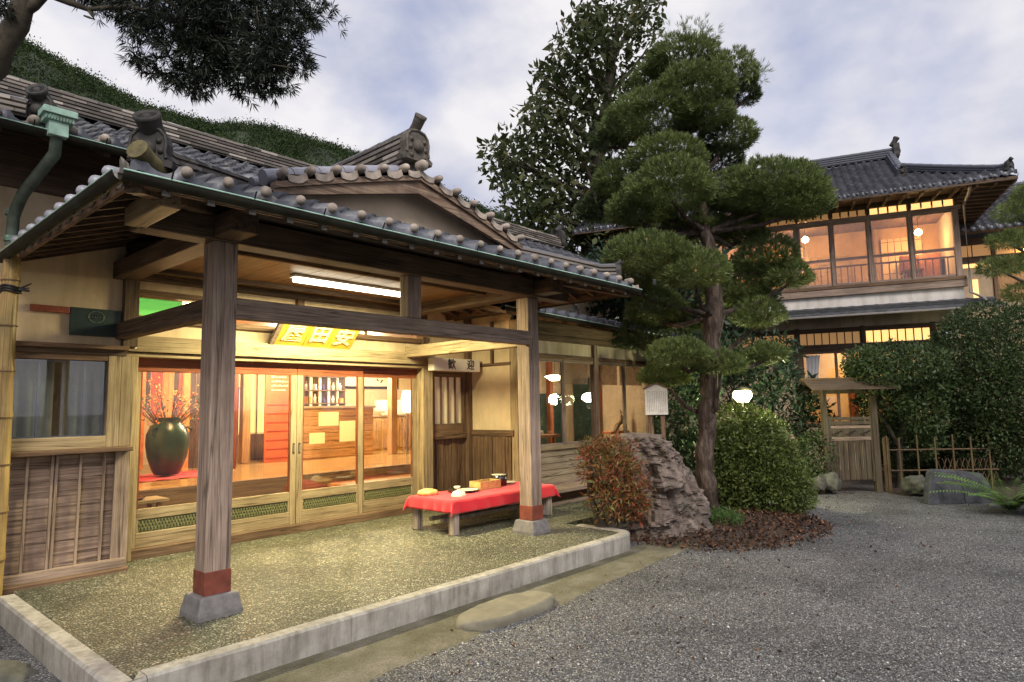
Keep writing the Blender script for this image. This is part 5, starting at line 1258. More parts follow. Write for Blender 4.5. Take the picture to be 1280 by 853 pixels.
ridge('hip_ridge', H2, pts_, .22, .17, 'dark_tile', 3, .075, 'dark_tile', local=True)
ornament('ridge_ornament', H2, (XE - .12, -1.08, zq(.1) + .1), (.707, .707, 0), .42, 'ornament', (1, -1, .7), local=True)
for x in np.arange(XW - .3, XE - .1, .2): MB().lathe((x + .04, -1.21, 6.61), [(.036, -.04), (.036, .01), (0, .02)], 'dark_tile', 8, (0, -1, 0)).build('eave_tile', H2, 0, True)
# pent roof over the ground floor
Pp = lambda u, s: np.stack([u + 0 * s, -.92 + s + 0 * u, 3.74 + .30 * s + 0 * u], -1)
tile_sheet('pent_roof', H2, Pp, XW - .4, .55, .95, lambda u, s: u < 5, 'slate', local=True, amp=.12, course=.32, step=.012)
w = MB(); w.box(XW - .4, .55, -.95, -.90, 3.66, 3.71, 'drain'); w.build('gutter', H2, .01, True)
w = MB(); w.sheet([[(XW - .4, -.9, 3.70), (.55, -.9, 3.70)], [(XW - .4, .03, 3.92), (.55, .03, 3.92)]], 'dark_y'); w.build('eave_boards', H2, 0, True)
w = MB(); w.tube([(.06, -1.1, 6.48), (.10, -.7, 6.42), (.10, -.14, 6.30), (.10, -.13, 4.15), (.25, -.5, 3.95), (.30, -.6, 3.85)], .035, 'drain', 8); w.build('downpipe', H2, 0, True)
H2M = wmat(H2)
def hp(x, y, z): return tuple(H2M @ Vector((x, y, z)))
for i, (x, y, z, lab) in enumerate([(-3.45, .75, 6.06, 'bright bulb lamp behind the gallery post left of centre'), (-.72, .95, 5.98, 'bright round bulb lamp in the right half of the gallery')]):
    t = thing('gallery_lamp', lab, 'lamp', hp(x, y, z), 0, 'lamps in the upper gallery')
    m_ = MB(); m_.lathe(hp(x, y, z), [(0, -.09), (.07, -.06), (.095, 0), (.07, .06), (.02, .10), (0, .10)], 'bulb', 16); m_.build('globe', t); MB().tube([hp(x, y, z + .1), hp(x, y, 6.42)], .006, 'iron', 6).build('cord', t)
    point('gallery_light', hp(x, y, z - .25), 40, AMBER, .1, t)
point('gallery_light', hp(-6.2, 1.0, 5.9), 45, AMBER, .1, H2); point('room_light', hp(-2.2, 1.3, 2.9), 90, AMBER, .12, H2)
t = thing('gallery_chair', 'dark bentwood armchair in the right end of the gallery', 'chair', hp(-.95, .9, 4.5))
for dx in (-.22, .22):
    for dy in (-.2, .2): MB().bar(hp(-.95 + dx, .9 + dy, 4.5), hp(-.95 + dx * .9, .9 + dy * .9, 4.92), .04, .04, 'chair_wood').build('leg', t)
MB().prism([(-.25, -.24), (.25, -.24), (.25, .24), (-.25, .24)], hp(-.95, .9, 4.92), Vector(hp(1, 0, 0)) - Vector(hp(0, 0, 0)), Vector(hp(0, 1, 0)) - Vector(hp(0, 0, 0)), .05, 'chair_wood').build('seat', t, .01)
MB().prism([(-.25, 0), (.25, 0), (.23, .45), (-.23, .45)], hp(-.95, 1.12, 4.97), Vector(hp(1, 0, 0)) - Vector(hp(0, 0, 0)), (0, 0, 1), .04, 'chair_wood').build('backrest', t, .01)

# wing set back at the far right
H3 = thing('rear_wing', 'rear wing with tiled roof and dim amber shutters at the right edge', 'house', hp(.3, 3.2, 0), RZH)
def wb(name, x0, x1, y0, y1, z0, z1, mat, bevel=.006): return boxobj(name, H3, x0, x1, y0, y1, z0, z1, mat, bevel, True)
wb('wall', 0, 6, .05, .15, -.2, 4.3, 'tan_wall', 0); wb('head_beam', 0, 6, -.03, .12, 5.42, 5.60, 'dark_x'); wb('top_beam', 0, 6, -.03, .12, 5.95, 6.15, 'dark_x'); wb('end_wall', 5.9, 6, .1, 5, -.2, 6.2, 'tan_wall', 0)
for k in range(6):
    x = .1 + k * 1.0; wb('wall_post', x - .05, x + .05, -.02, .1, 4.3, 6.0, 'brown_z')
    wb('transom', x + .06, x + .49, .02, .04, 5.62, 5.94, 'shoji_dim', 0); wb('transom', x + .52, x + .94, .02, .04, 5.62, 5.94, 'shoji_dim', 0)
    f = wb('shutter', x + .06, x + .94, .03, .06, 4.3, 5.42, 'orange_z' if k % 2 else 'tan_wall', 0)
wb('light_strip', .08, 1.0, .015, .035, 5.30, 5.41, 'shoji_lit', 0); wb('light_strip', .55, .68, .01, .03, 4.3, 4.95, 'shoji_lit', 0)
Pw = lambda u, s: np.stack([u + 0 * s, -.8 + s + 0 * u, 6.24 + .62 * s + 0 * u], -1)
tile_sheet('roof', H3, Pw, -.9, 6.6, 2.6, lambda u, s: u < 50, 'dark_tile', local=True, tw=.2, course=.2, amp=.8, step=.04)
w = MB(); w.sheet([[(-.9, -.78, 6.19), (6.6, -.78, 6.19)], [(-.9, .1, 6.28), (6.6, .1, 6.28)]], 'dark_y'); w.build('eave_boards', H3, 0, True)
w = MB(); w.sheet([[(-.9, 1.8, 7.85), (6.6, 1.8, 7.85)], [(-.9, 4.6, 6.1), (6.6, 4.6, 6.1)]], 'dark_tile'); w.build('rear_roof', H3, 0, True)
ridge('main_ridge', H3, [(-.9, 1.8, 7.82), (6.6, 1.8, 7.82)], .28, .22, 'dark_tile', 3, .08, 'dark_tile', local=True)
t = thing('wall_lamp', 'small glowing lamp on the rear wing behind the right pine pads', 'lamp', hp(2.3, 3.0, 5.6)); MB().lathe(hp(2.15, 3.0, 5.62), [(0, -.1), (.09, -.05), (.10, .05), (0, .1)], 'bulb', 12).build('globe', t); MB().tube([hp(2.15, 3.0, 5.7), hp(2.15, 3.2, 5.8)], .015, 'iron', 6).build('bracket', t)

# ================================================================== garden gate and fence
gp = at(1066, 606, 12.8); GZ = -.17
g = thing('garden_gate', 'weathered wooden garden gate with a small plank roof', 'gate', (gp[0], gp[1], GZ), math.atan2(-.75, .65))
def gb(name, x0, x1, y0, y1, z0, z1, mat, bevel=.006, parent=None): return boxobj(name, parent or g, x0, x1, y0, y1, z0, z1, mat, bevel, True)
gb('gate_post', -.52, -.42, -.05, .05, -.05, 2.0, 'gatewood', .01); gb('gate_post', .44, .56, -.05, .07, -.05, 2.0, 'gatewood', .01)
gb('cross_beam', -.66, .70, -.04, .04, 1.90, 2.0, 'gatewood')
d = MB()
for k in range(7): d.box(-.36 + k * .108, -.258 + k * .108, -.02 - .004 * (k % 2), .0, .22, .98, 'gatewood')
for k in range(4): d.box(-.23 + k * .15, -.222 + k * .15, -.032, -.02, .42, .92, 'grey_z')
d.box(-.40, .42, -.03, .01, .98, 1.05, 'grey_x'); d.box(-.40, .42, -.024, .0, 1.05, 1.22, 'gatewood'); d.box(-.40, .42, -.03, .01, 1.22, 1.27, 'grey_x'); d.box(-.40, .42, -.026, .0, 1.29, 1.36, 'gatewood'); d.box(-.40, .42, -.026, .0, 1.38, 1.44, 'gatewood')
d.box(-.42, -.36, -.03, .02, .18, 1.45, 'gatewood'); d.box(.40, .44, -.03, .02, .18, 1.45, 'gatewood')
d = d.build('door', g, .004, True)
m_ = MB()
for k, (x, r) in enumerate([(-.27, .05), (0, .06), (.29, .05)]):
    for a in (-.06, 0, .06): m_.prism([(-.05, 0), (.05, .012), (.05, -.012)], (x + a, -.030, 1.13 + .03 * math.sin(a * 20)), (1, 0, .3 * (a > 0) - .3 * (a < 0)), (0, 0, 1), .006, 'iron', (0, -1, 0))
m_.build('carving', d, 0, True)
r = MB()
for k in range(9):
    for sg in (-1, 1): r.bar((-.85 + 0 * k, sg * (.03 + k * .045), 2.16 - k * .022), (.85, sg * (.03 + k * .045), 2.16 - k * .022), .043, .018, 'gatewood' if k % 2 else 'dark_x', (0, sg * .4, 1))
r.bar((-.9, 0, 2.19), (.9, 0, 2.19), .10, .05, 'bamboo_x'); r.build('gate_roof', g, .004, True)
w = MB()
for k in range(4): w.tube([(.62 + k * .035, -.05 + .02 * (k % 2), -.03), (.62 + k * .035, -.05 + .02 * (k % 2), 1.02 + .02 * (k % 3))], .017, 'fence_bamboo', 8)
w.build('bamboo_sleeve', g, 0, True)
p0 = np.array(g.matrix_world @ Vector((.76, 0, 0))) if False else np.array(wmat(g) @ Vector((.76, 0, 0)))
p1 = np.array([15.95, 1.55, GZ])
f = thing('bamboo_fence', 'low open lattice fence of bamboo poles tied beside the garden gate', 'fence', tuple(p0))
dv = p1 - p0
for z in (.38, .78): MB().tube([p0 + [0, 0, z], p1 + [0, 0, z]], .017, 'bamboo_x', 8).build('rail', f)
for k in range(6):
    q = p0 + dv * (k + .5) / 6; MB().tube([q + [0, -.02, -.05], q + [0, -.02, 1.02 + .05 * (k % 2)]], .016, 'fence_bamboo', 8).build('upright', f)
w = MB()
for k in range(10):
    a = p0 + dv * (.45 + k * .055); w.bar(a + [0, .03, .1], a + dv * .09 + [0, .03, .6], .02, .006, 'brown_x'); w.bar(a + dv * .09 + [0, .04, .1], a + [0, .04, .6], .02, .006, 'brown_x')
w.build('lattice', f)

# ================================================================== stones
def boulder(name, lab, c, r, mat, seed, cut=.25, rough=.22, sub=5, cat='stone', sharp=False, flat=False, group=None):
    bm = MB(); n = 48 if sub > 4 else 26; m2 = n // 2; vs = []
    s0 = Vector((seed * 3.7, seed * 1.3, seed))
    for i in range(m2 + 1):
        th = PI * i / m2
        for j in range(n):
            ph = 2 * PI * j / n; d = Vector((math.sin(th) * math.cos(ph), math.sin(th) * math.sin(ph), math.cos(th)))
            q = Vector([math.copysign(abs(v_) ** .78, v_) for v_ in d])
            k = 1 + rough * mnoise.fractal(d * 1.3 + s0, .9, 2.1, 4) + rough * .35 * mnoise.fractal(d * 4 + s0, .9, 2.1, 4)
            z = q.z * k
            if flat: z = min(z, .55 + .05 * mnoise.noise(d * 3 + s0))
            vs.append((c[0] + q.x * k * r[0], c[1] + q.y * k * r[1], c[2] + max(z, -cut) * r[2]))
    fs = [(i * n + j, (i + 1) * n + j, (i + 1) * n + (j + 1) % n, i * n + (j + 1) % n) for i in range(m2) for j in range(n)]
    bm.add(vs, fs, mat, not sharp); o = bm.build(name); base(o); return tag(o, lab, cat, group)
# the big veined rock: silhouette measured level by level, then broken up
prof = [(-.30, -.70, .56), (0.0, -.69, .58), (.15, -.66, .58), (.35, -.62, .56), (.55, -.60, .50), (.75, -.60, .42), (.95, -.62, .34), (1.08, -.63, .30), (1.18, -.63, .20), (1.26, -.60, .12), (1.31, -.52, .0), (1.33, -.40, -.10)]
rc = at(828, 655, 9.1); rc[2] = -.17
rt = CM @ np.array([1., 0, 0]); rt[2] = 0; rt /= np.linalg.norm(rt); fw = np.array([-rt[1], rt[0], 0])
NZ, NA = 90, 96; vs = []
pz = np.array([p[0] for p in prof]); pl_ = np.array([p[1] for p in prof]); pr_ = np.array([p[2] for p in prof])
for i in range(NZ + 1):
    z = -.25 + (1.33 + .25) * i / NZ
    l, r_ = np.interp(z, pz, pl_), np.interp(z, pz, pr_); cx_, hw = (l + r_) / 2, (r_ - l) / 2
    dp = .46 * (1 - .35 * max(0, z) / 1.33)
    for j in range(NA):
        a = 2 * PI * j / NA; ca, sa = math.cos(a), math.sin(a)
        q = (cx_ + hw * math.copysign(abs(ca) ** .8, ca), dp * math.copysign(abs(sa) ** .75, sa))
        p = Vector(rc) + Vector(rt) * q[0] + Vector(fw) * q[1] + Vector((0, 0, z))
        s_ = Vector((p.x * 1.6, p.y * 1.6, p.z * 1.1))
        ra = Vector((p.x * 1.2 + p.z * .35, p.y * 1.2, (p.z - p.x * .5) * .62))
        d = .12 * mnoise.fractal(s_ * 1.5, .8, 2.1, 5) - .17 * abs(mnoise.noise(Vector((ra.x * 3.2, ra.y * 3.2, ra.z * 2.2)))) ** .7 - .09 * abs(mnoise.noise(Vector((ra.x * 7, ra.y * 7, ra.z * 11)))) ** .8 + .05 * abs(mnoise.noise(p * 15)) + .08 * (mnoise.cell(Vector((ra.x * 3.5, ra.y * 3.5, ra.z * 4.5))) - .5) + .06
        nrm = (Vector(rt) * (ca * dp) + Vector(fw) * (sa * hw)).normalized()
        p += nrm * (d + .05) + Vector((0, 0, .06 * mnoise.noise(s_ * 3) * (z > .9)))
        vs.append(p)
top = Vector(rc) + Vector(rt) * -.25 + Vector((0, 0, 1.32)); bm = MB()
fs = [(i * NA + j, i * NA + (j + 1) % NA, (i + 1) * NA + (j + 1) % NA, (i + 1) * NA + j) for i in range(NZ) for j in range(NA)]
vs.append(top); fs += [(NZ * NA + j, NZ * NA + (j + 1) % NA, len(vs) - 1) for j in range(NA)]
bm.add(vs, fs, 'rock', False); o = bm.build('garden_rock'); base(o); tag(o, 'tall jagged grey-brown garden rock between red shrub and pine trunk', 'rock')
boulder('stepping_stone', 'flat mossy stepping stone lying in front of the kerb', (4.36, 3.98, -.20), (.56, .22, .15), 'flat_stone', 3, .3, .10, flat=True)
boulder('small_stone', 'round grey stone at the left foot of the garden gate', tuple(at(1037, 604, 12.7)), (.20, .20, .20), 'garden_stone', 5, .6)
boulder('small_stone', 'smaller pale stone left of the gate beside the round bush', tuple(at(1023, 606, 12.6)), (.13, .13, .15), 'garden_stone', 6, .6)
boulder('small_stone', 'mossy stone under the bamboo fence', tuple(at(1146, 608, 12.2)), (.26, .22, .20), 'garden_stone', 7, .6)
boulder('small_stone', 'stone at the foot of the red shrub beside the rock', tuple(at(788, 655, 9.0)), (.20, .18, .14), 'garden_stone', 17, .5)
for k, (px, py, dd, r, m_, lab) in enumerate([(20, 800, 4.6, .30, 'garden_stone', 'large dark paving stone in the ditch left of the kerb'), (30, 850, 4.0, .20, 'rust_stone', 'rust coloured stone in the ditch at the bottom left corner'), (62, 846, 4.05, .16, 'garden_stone', 'small grey stone against the left kerb near the bottom'), (-10, 760, 5.2, .34, 'garden_stone', 'dark slab in the ditch by the bamboo downpipe'), (4, 838, 4.1, .20, 'rust_stone', 'brown stone at the very left edge of the ditch')]):
    p = at(px, py, dd); boulder('ditch_stone', lab, (min(p[0], 1.37 - r * 1.12), p[1], -.28), (r, r, r * .6), m_, 20 + k, .4, .2)
# slate slab leaning at the right
sp_ = at(1200, 630, 11.1); sp_[2] = -.2
pts_ = [(-.54, 0), (.10, -.0), (.12, .30), (.08, .58), (-.28, .60), (-.36, .55), (-.44, .34)]
bm = MB(); bm.prism(pts_, sp_, rt, Vector((fw[0] * .25, fw[1] * .25, .97)), .16, 'slate', Vector(fw)); bm.prism([(.125, 0), (.62, 0), (.64, .3), (.55, .52), (.30, .56), (.10, .57), (.14, .3)], sp_ + fw * .03, rt, Vector((fw[0] * .28, fw[1] * .28, .96)), .15, 'slate', Vector(fw)); o = bm.build('slate_slab', None, .025); base(o); tag(o, 'flat blue-grey slate slab standing before the bamboo fence', 'slab')

# ================================================================== garden lamp and notice board
lp = at(928, 495, 12.2)
t = thing('garden_lamp', 'glowing garden lamp on a post above the round green bush', 'lamp', (lp[0], lp[1], -.18))
MB().tube([(lp[0], lp[1], -.2), (lp[0], lp[1], lp[2] - .14)], .035, 'iron', 10).build('post', t)
MB().lathe((lp[0], lp[1], lp[2]), [(0, -.13), (.10, -.12), (.17, -.02), (.17, .05), (.12, .11), (0, .12)], 'garden_globe', 18).build('globe', t)
MB().lathe((lp[0], lp[1], lp[2] + .09), [(.21, 0), (.20, .02), (.06, .09), (0, .10)], 'copper_dark', 18).build('cap', t)
point('lamp_light', (lp[0] - .22, lp[1] - .20, lp[2] + .02), 110, (1, .95, .50), .12, t)
nb = at(820, 560, 10.2)
t = thing('notice_board', 'pale wooden notice board with a peaked top behind the rock', 'sign', (nb[0], nb[1], -.18))
c_ = Vector(at(820, 501, 10.2))
R_, Z_ = Vector(rt), Vector((0, 0, 1)); bf = -Vector(fw)
bm = MB(); bm.prism([(-.175, -.22), (.175, -.22), (.175, .19), (0, .255), (-.175, .19)], c_, R_, Z_, .03, 'board_pale', bf); bm.build('board', t, .004)
bm = MB()
for sg in (-1, 1): bm.bar(c_ + R_ * (sg * .20) + Z_ * .185 + bf * .015, c_ + Z_ * .268 + bf * .015, .07, .02, 'brown_x')
bm.build('board_roof', t, .003)
bm = MB()
for k in range(11):                                     # faint brushed writing columns, illegible in the photo
    x = .14 - k * .028; z = .15
    while z > -.17: h = random.uniform(.010, .022); bm.bar(c_ + R_ * x + Z_ * z + bf * .031, c_ + R_ * (x + random.uniform(-.004, .004)) + Z_ * (z - h) + bf * .031, .006, .002, 'grey_z', bf); z -= h + .008
bm.build('lettering', t)
for x in (-.10, .10): bm = MB(); a = c_ + R_ * x - bf * .03; bm.bar((a.x, a.y, -.2), (a.x, a.y, c_.z + .1), .06, .06, 'brown_z', tuple(bf)); bm.build('post', t, .004)

# ================================================================== plants
def A(px, py, d): return np.array(at(px, py, d))
PX = lambda n, d: n * d / FOC
# ---- the cloud-pruned pine
DP = 10.5
tb = A(886, 640, DP + .1); tb[2] = -.2
pine = thing('pine_tree', 'tall cloud-pruned pine with rounded needle pads beside the rock', 'tree', tuple(tb))
tk = [tuple(tb), tuple(A(882, 590, DP)), tuple(A(884, 520, DP)), tuple(A(889, 450, DP)), tuple(A(892, 395, DP)), tuple(A(890, 345, DP)), tuple(A(882, 290, DP)), tuple(A(866, 220, DP)), tuple(A(858, 150, DP)), tuple(A(868, 80, DP))]
L_ = [(tk, [.175, .138, .135, .15, .15, .12, .10, .08, .06, .03])]
pads = [  # px, py, half width, half height (px), depth offset
    (858, 76, 55, 30, 0), (822, 98, 36, 24, .3), (918, 90, 34, 34, .5), (870, 108, 52, 30, -.3), (930, 116, 22, 22, .6), (820, 145, 68, 34, -.1), (880, 140, 40, 30, -.2), (780, 155, 34, 26, .5), (908, 168, 44, 28, .4), (760, 175, 26, 22, .7),
    (835, 195, 52, 28, -.4), (840, 232, 58, 40, -.7), (778, 225, 40, 34, .1), (968, 238, 74, 46, -.2), (1000, 250, 42, 36, -.5), (925, 240, 46, 38, .1), (752, 260, 36, 28, .6), (800, 262, 46, 28, -.1),
    (812, 318, 60, 32, -.6), (868, 338, 46, 30, -.8), (780, 345, 40, 34, .3), (960, 322, 46, 34, .1), (985, 345, 32, 22, -.2), (920, 360, 46, 36, .4), (948, 392, 36, 26, 0), (822, 385, 46, 36, .5), (962, 442, 24, 16, -.1), (945, 448, 26, 12, .1),
    (848, 442, 42, 22, -.5), (830, 470, 36, 18, .2), (900, 455, 34, 18, -.3), (925, 290, 40, 26, .5), (870, 280, 48, 30, .4), (800, 420, 40, 30, .8), (900, 200, 36, 24, .6), (855, 400, 30, 26, .6)]
for i, (x, y, hw, hh, do) in enumerate(pads):
    c = A(x, y + hh * .25, DP + do); r = (PX(hw, DP) * .94, PX(hw, DP) * .82, PX(hh, DP) * 1.0)
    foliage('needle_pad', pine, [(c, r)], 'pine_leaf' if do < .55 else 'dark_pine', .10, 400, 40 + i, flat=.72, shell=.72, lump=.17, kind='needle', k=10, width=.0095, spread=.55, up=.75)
    # limb from the trunk to the pad
    ty = min(max(y + 45, 90), 470); zt_ = np.array([p for p in tk]); k = int(np.argmin(np.abs(zt_[:, 2] - (c[2] - .35)))); s0 = np.array(tk[max(1, k)])
    e = c - [0, 0, r[2] * .25]; mid = s0 * .45 + e * .55 - np.array([0, 0, .10]) + RNG.normal(0, .06, 3)
    L_.append(([tuple(s0), tuple(mid), tuple(e), tuple(e + (e - mid) * .35 + [0, 0, .08])], [.045, .034, .022, .010]))
limbs('trunk', pine, L_, 'bark', 12, .018, 3)
# wispy shoots at the top
foliage('needle_pad', pine, [(A(860, 48, DP), (.55, .5, .18), .35), (A(945, 92, DP), (.25, .2, .18), .35)], 'pine_leaf', .13, 160, 99, kind='needle', k=7, width=.008, spread=.45, up=.6, shell=.3, lump=.5)

# ---- large glossy-leaved tree behind the roof
DB = 20.
tb = A(735, 470, DB); tb[2] = -.2
bt = thing('broadleaf_tree', 'tall dark glossy-leaved tree rising behind the inn roof', 'tree', tuple(tb))
cl = [(760, 30, 40), (790, 20, 34), (735, 65, 38), (770, 85, 45), (810, 60, 30), (715, 115, 40), (750, 135, 48), (690, 130, 30), (790, 130, 40), (680, 165, 36), (720, 180, 48), (655, 185, 26), (765, 190, 46), (645, 210, 26), (690, 215, 44), (735, 235, 50), (640, 232, 20), (660, 250, 34), (700, 265, 46), (760, 265, 46), (670, 285, 38), (725, 300, 44), (785, 310, 50), (690, 320, 34), (750, 340, 50), (800, 250, 40), (805, 370, 50), (760, 390, 50), (668, 120, 10), (672, 92, 8), (722, 22, 16), (722, 48, 20), (625, 190, 10), (700, 100, 22), (745, 20, 22), (810, 8, 20), (636, 192, 30), (672, 148, 30), (690, 95, 22), (655, 275, 40), (630, 216, 24), (705, 58, 20), (618, 190, 14), (648, 300, 30), (690, 340, 40)]
bl = []; L_ = [([tuple(tb), tuple(A(738, 380, DB)), tuple(A(742, 280, DB)), tuple(A(752, 170, DB)), tuple(A(768, 60, DB)), tuple(A(772, 15, DB))], [.38, .32, .26, .19, .10, .04])]
for i, (x, y, r) in enumerate(cl):
    do = random.uniform(-1.3, 1.3); c = A(x, y, DB + do); rr = PX(r, DB)
    bl.append((c, (rr, rr, rr * .9), 1.0 if r > 25 else 1.5))
    s0 = A(742 + (290 - min(y + 60, 290)) * .1, min(y + 60, 400), DB); L_.append(([tuple(s0), tuple((s0 + c) / 2 + [0, 0, -.1]), tuple(c)], [.09, .06, .02]))
foliage('crown', bt, bl, 'broad_leaf', .235, 27, 11, .46, shell=.2, lump=.6, outward=.55, up=.15)
limbs('trunk', bt, L_, 'limb', 8, .03, 5)

# ---- evergreens behind the pine, below the eaves, filling between the houses
def bush(name, lab, px, py, d, blobs, mat, size, dens, seed, cat='shrub', aspect=.5, lump=.25, shell=.5, stems=True, gz=-.2, up=.2, group=None, outward=.5):
    p = A(px, py, d); t = thing(name, lab, cat, (p[0], p[1], gz), 0, group)
    bb = [(A(x, y, d + do), (PX(rx, d), PX(rx, d) * .95, PX(ry, d))) for x, y, rx, ry, do in blobs]
    foliage('foliage', t, bb, mat, size, dens, seed, aspect, shell=shell, lump=lump, up=up, outward=outward)
    if stems:
        L2 = []
        for c, r in bb:
            for k in range(3): L2.append(([(p[0] + RNG.normal(0, .05), p[1] + RNG.normal(0, .05), gz), tuple((np.array([p[0], p[1], gz]) * .5 + c * .5) + RNG.normal(0, .06, 3)), tuple(c + RNG.normal(0, .3, 3) * r)], [.035, .024, .008]))
        limbs('stem', t, L2, 'limb', 6, .012, seed)
    return t
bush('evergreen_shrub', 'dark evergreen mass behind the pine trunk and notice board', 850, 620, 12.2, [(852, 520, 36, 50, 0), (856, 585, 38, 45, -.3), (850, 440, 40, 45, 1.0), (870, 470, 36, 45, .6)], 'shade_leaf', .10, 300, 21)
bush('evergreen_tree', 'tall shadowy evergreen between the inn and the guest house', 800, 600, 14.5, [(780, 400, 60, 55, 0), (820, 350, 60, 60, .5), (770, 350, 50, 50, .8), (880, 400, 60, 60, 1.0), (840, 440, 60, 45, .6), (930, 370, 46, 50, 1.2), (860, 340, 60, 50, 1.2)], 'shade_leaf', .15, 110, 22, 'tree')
bush('evergreen_shrub', 'dark shrub with long leaves behind the garden lamp', 965, 600, 13.4, [(950, 470, 46, 40, 0), (985, 500, 40, 44, .2), (920, 450, 40, 30, .3), (1015, 530, 26, 40, .3), (975, 440, 26, 22, .4), (900, 480, 40, 40, .5)], 'shade_leaf', .13, 210, 23, aspect=.3)
bush('evergreen_shrub', 'low clipped dark shrub left of the garden gate', 1018, 600, 13.0, [(1018, 570, 26, 34, 0), (1000, 590, 24, 24, .1)], 'hedge_leaf', .05, 900, 24)
# ---- the round light green bush under the lamp
DR = 10.9
bush('round_bush', 'big round yellow-green bush under the garden lamp', 950, 645, DR, [(938, 580, 50, 60, 0), (968, 605, 42, 42, -.3), (926, 545, 36, 42, .1), (992, 618, 24, 28, .1), (912, 605, 26, 42, -.2), (955, 560, 38, 40, .2)] + [(946 + 52 * math.cos(a) * q, 592 + 56 * math.sin(a) * q + .25 * 52 * math.cos(a) * q, 17, 15, -.62 + .5 * q) for a, q in [(k * 2.4, (.25 + .80 * (k / 26) ** .6)) for k in range(26)]], 'bush_leaf', .05, 1300, 25, aspect=.55, lump=.32, shell=.62, up=.3, outward=.8)
bush('grass_mound', 'small bright green mound of fine leaves at the foot of the pine', 905, 660, 9.3, [(905, 652, 26, 15, 0)], 'grass_leaf', .06, 2200, 26, 'plant', .14, .15, .3, False, -.17, .8, None, .9)
# ---- red nandina at the kerb end
bush('red_shrub', 'red and green leafed shrub at the end of the kerb', 756, 662, 8.55, [(768, 588, 40, 34, 0), (748, 580, 26, 26, -.05), (790, 610, 28, 34, .1), (765, 620, 34, 26, -.1), (795, 635, 20, 18, 0), (738, 560, 16, 14, 0), (770, 562, 26, 16, .1)], 'nandina', .066, 700, 27, aspect=.26, lump=.55, shell=.3, gz=-.05, up=.1, outward=.7)
# ---- right-hand hedge trees
DH = 13.2
ht = thing('clipped_tree', 'flat-topped clipped evergreen with bare forked trunk beside the gate', 'tree', (*A(1118, 600, DH)[:2], -.2))
bl = [(1120, 460, 56, 32, 0), (1090, 470, 34, 26, -.1), (1150, 470, 40, 40, .1), (1110, 500, 42, 30, .2), (1150, 510, 36, 36, 0), (1080, 452, 26, 18, -.1), (1140, 548, 38, 28, .3)]
foliage('crown', ht, [(A(x, y, DH + do), (PX(rx, DH), PX(rx, DH), PX(ry, DH))) for x, y, rx, ry, do in bl], 'hedge_leaf', .065, 760, 31, .5, shell=.45, lump=.25, up=.25)
b0 = A(1124, 606, DH); b0[2] = -.2
limbs('trunk', ht, [([tuple(b0), tuple(A(1124, 560, DH)), tuple(A(1130, 520, DH)), tuple(A(1135, 470, DH))], [.07, .06, .05, .02]), ([tuple(A(1124, 560, DH)), tuple(A(1110, 535, DH)), tuple(A(1095, 512, DH)), tuple(A(1080, 480, DH))], [.045, .04, .035, .015]), ([tuple(A(1126, 545, DH)), tuple(A(1145, 520, DH)), tuple(A(1155, 490, DH))], [.04, .03, .015])], 'limb', 9, .012, 8)
bush('tall_hedge', 'huge dark clipped hedge filling the right edge', 1235, 610, 13.4, [(1242, 462, 78, 86, 0), (1285, 480, 70, 96, -.2), (1235, 520, 66, 72, .1), (1215, 460, 52, 62, .1)], 'hedge_leaf', .058, 900, 32, 'hedge', lump=.07, shell=.8)
bush('evergreen_shrub', 'dark leafy shrub mass behind the bamboo fence', 1170, 600, 14.6, [(1140, 560, 50, 40, 0), (1200, 570, 60, 40, 0), (1110, 540, 40, 40, .3), (1260, 570, 50, 44, .2), (1180, 530, 50, 40, .3)], 'hedge_leaf', .09, 330, 34)
# ---- pine at the right edge, trunk just outside the frame
DQ = 9.5
tb = A(1345, 640, DQ); tb[2] = -.2
rp = thing('pine_tree', 'small trained pine reaching in from the right edge in flat pads', 'tree', tuple(tb))
L_ = [([tuple(tb), tuple(A(1340, 480, DQ)), tuple(A(1325, 380, DQ)), tuple(A(1318, 290, DQ)), tuple(A(1312, 230, DQ))], [.12, .10, .08, .06, .03])]
for i, (x, y, hw, hh) in enumerate([(1268, 268, 22, 12), (1262, 302, 24, 11), (1282, 255, 20, 14), (1250, 336, 24, 12), (1275, 332, 20, 12), (1284, 368, 26, 14), (1295, 300, 26, 16), (1305, 240, 30, 16)]):
    c = A(x, y, DQ + random.uniform(-.2, .2)); foliage('needle_pad', rp, [(c, (PX(hw, DQ), PX(hw, DQ), PX(hh, DQ)))], 'pine_leaf', .09, 380, 140 + i, flat=.5, kind='needle', k=8, width=.007, spread=.55, up=.6)
    s0 = A(1322, y + 25, DQ); L_.append(([tuple(s0), tuple((s0 + c) / 2 + [0, 0, -.08]), tuple(c - [0, 0, .04])], [.035, .028, .01]))
limbs('trunk', rp, L_, 'limb', 8, .012, 9)
# ---- fern at the right edge
fp = A(1262, 634, 10.3); fp[2] = -.18
fe = thing('fern', 'bright green arching fern at the right edge by the slate slab', 'fern', tuple(fp))
V, F, T = [], [], []; nv = 0
for k in range(46):
    a = random.uniform(0, 2 * PI); ln = random.uniform(.7, 1.25); el = random.uniform(.7, 1.35); d = np.array([math.cos(a), math.sin(a), 0])
    sd_ = np.cross(d, [0, 0, 1]); n = 26
    for q in range(n):
        f_ = (q + 2) / (n + 2); p = fp + d * (ln * f_ * math.cos(el * (1 - f_ * .6))) + np.array([0, 0, ln * (math.sin(el) * f_ - .45 * f_ * f_)])
        wl = .12 * math.sin(PI * min(1, f_ * .93 + .07)) ** .7
        for sg in (-1, 1):
            tip = p + sd_ * sg * wl + d * .035 - np.array([0, 0, .03]); V += [p, p + d * .014, tip, p - d * .012]; F.append([nv, nv + 1, nv + 2, nv + 3]); nv += 4; T.append(min(1, max(0, random.gauss(.4 + .4 * f_, .15))))
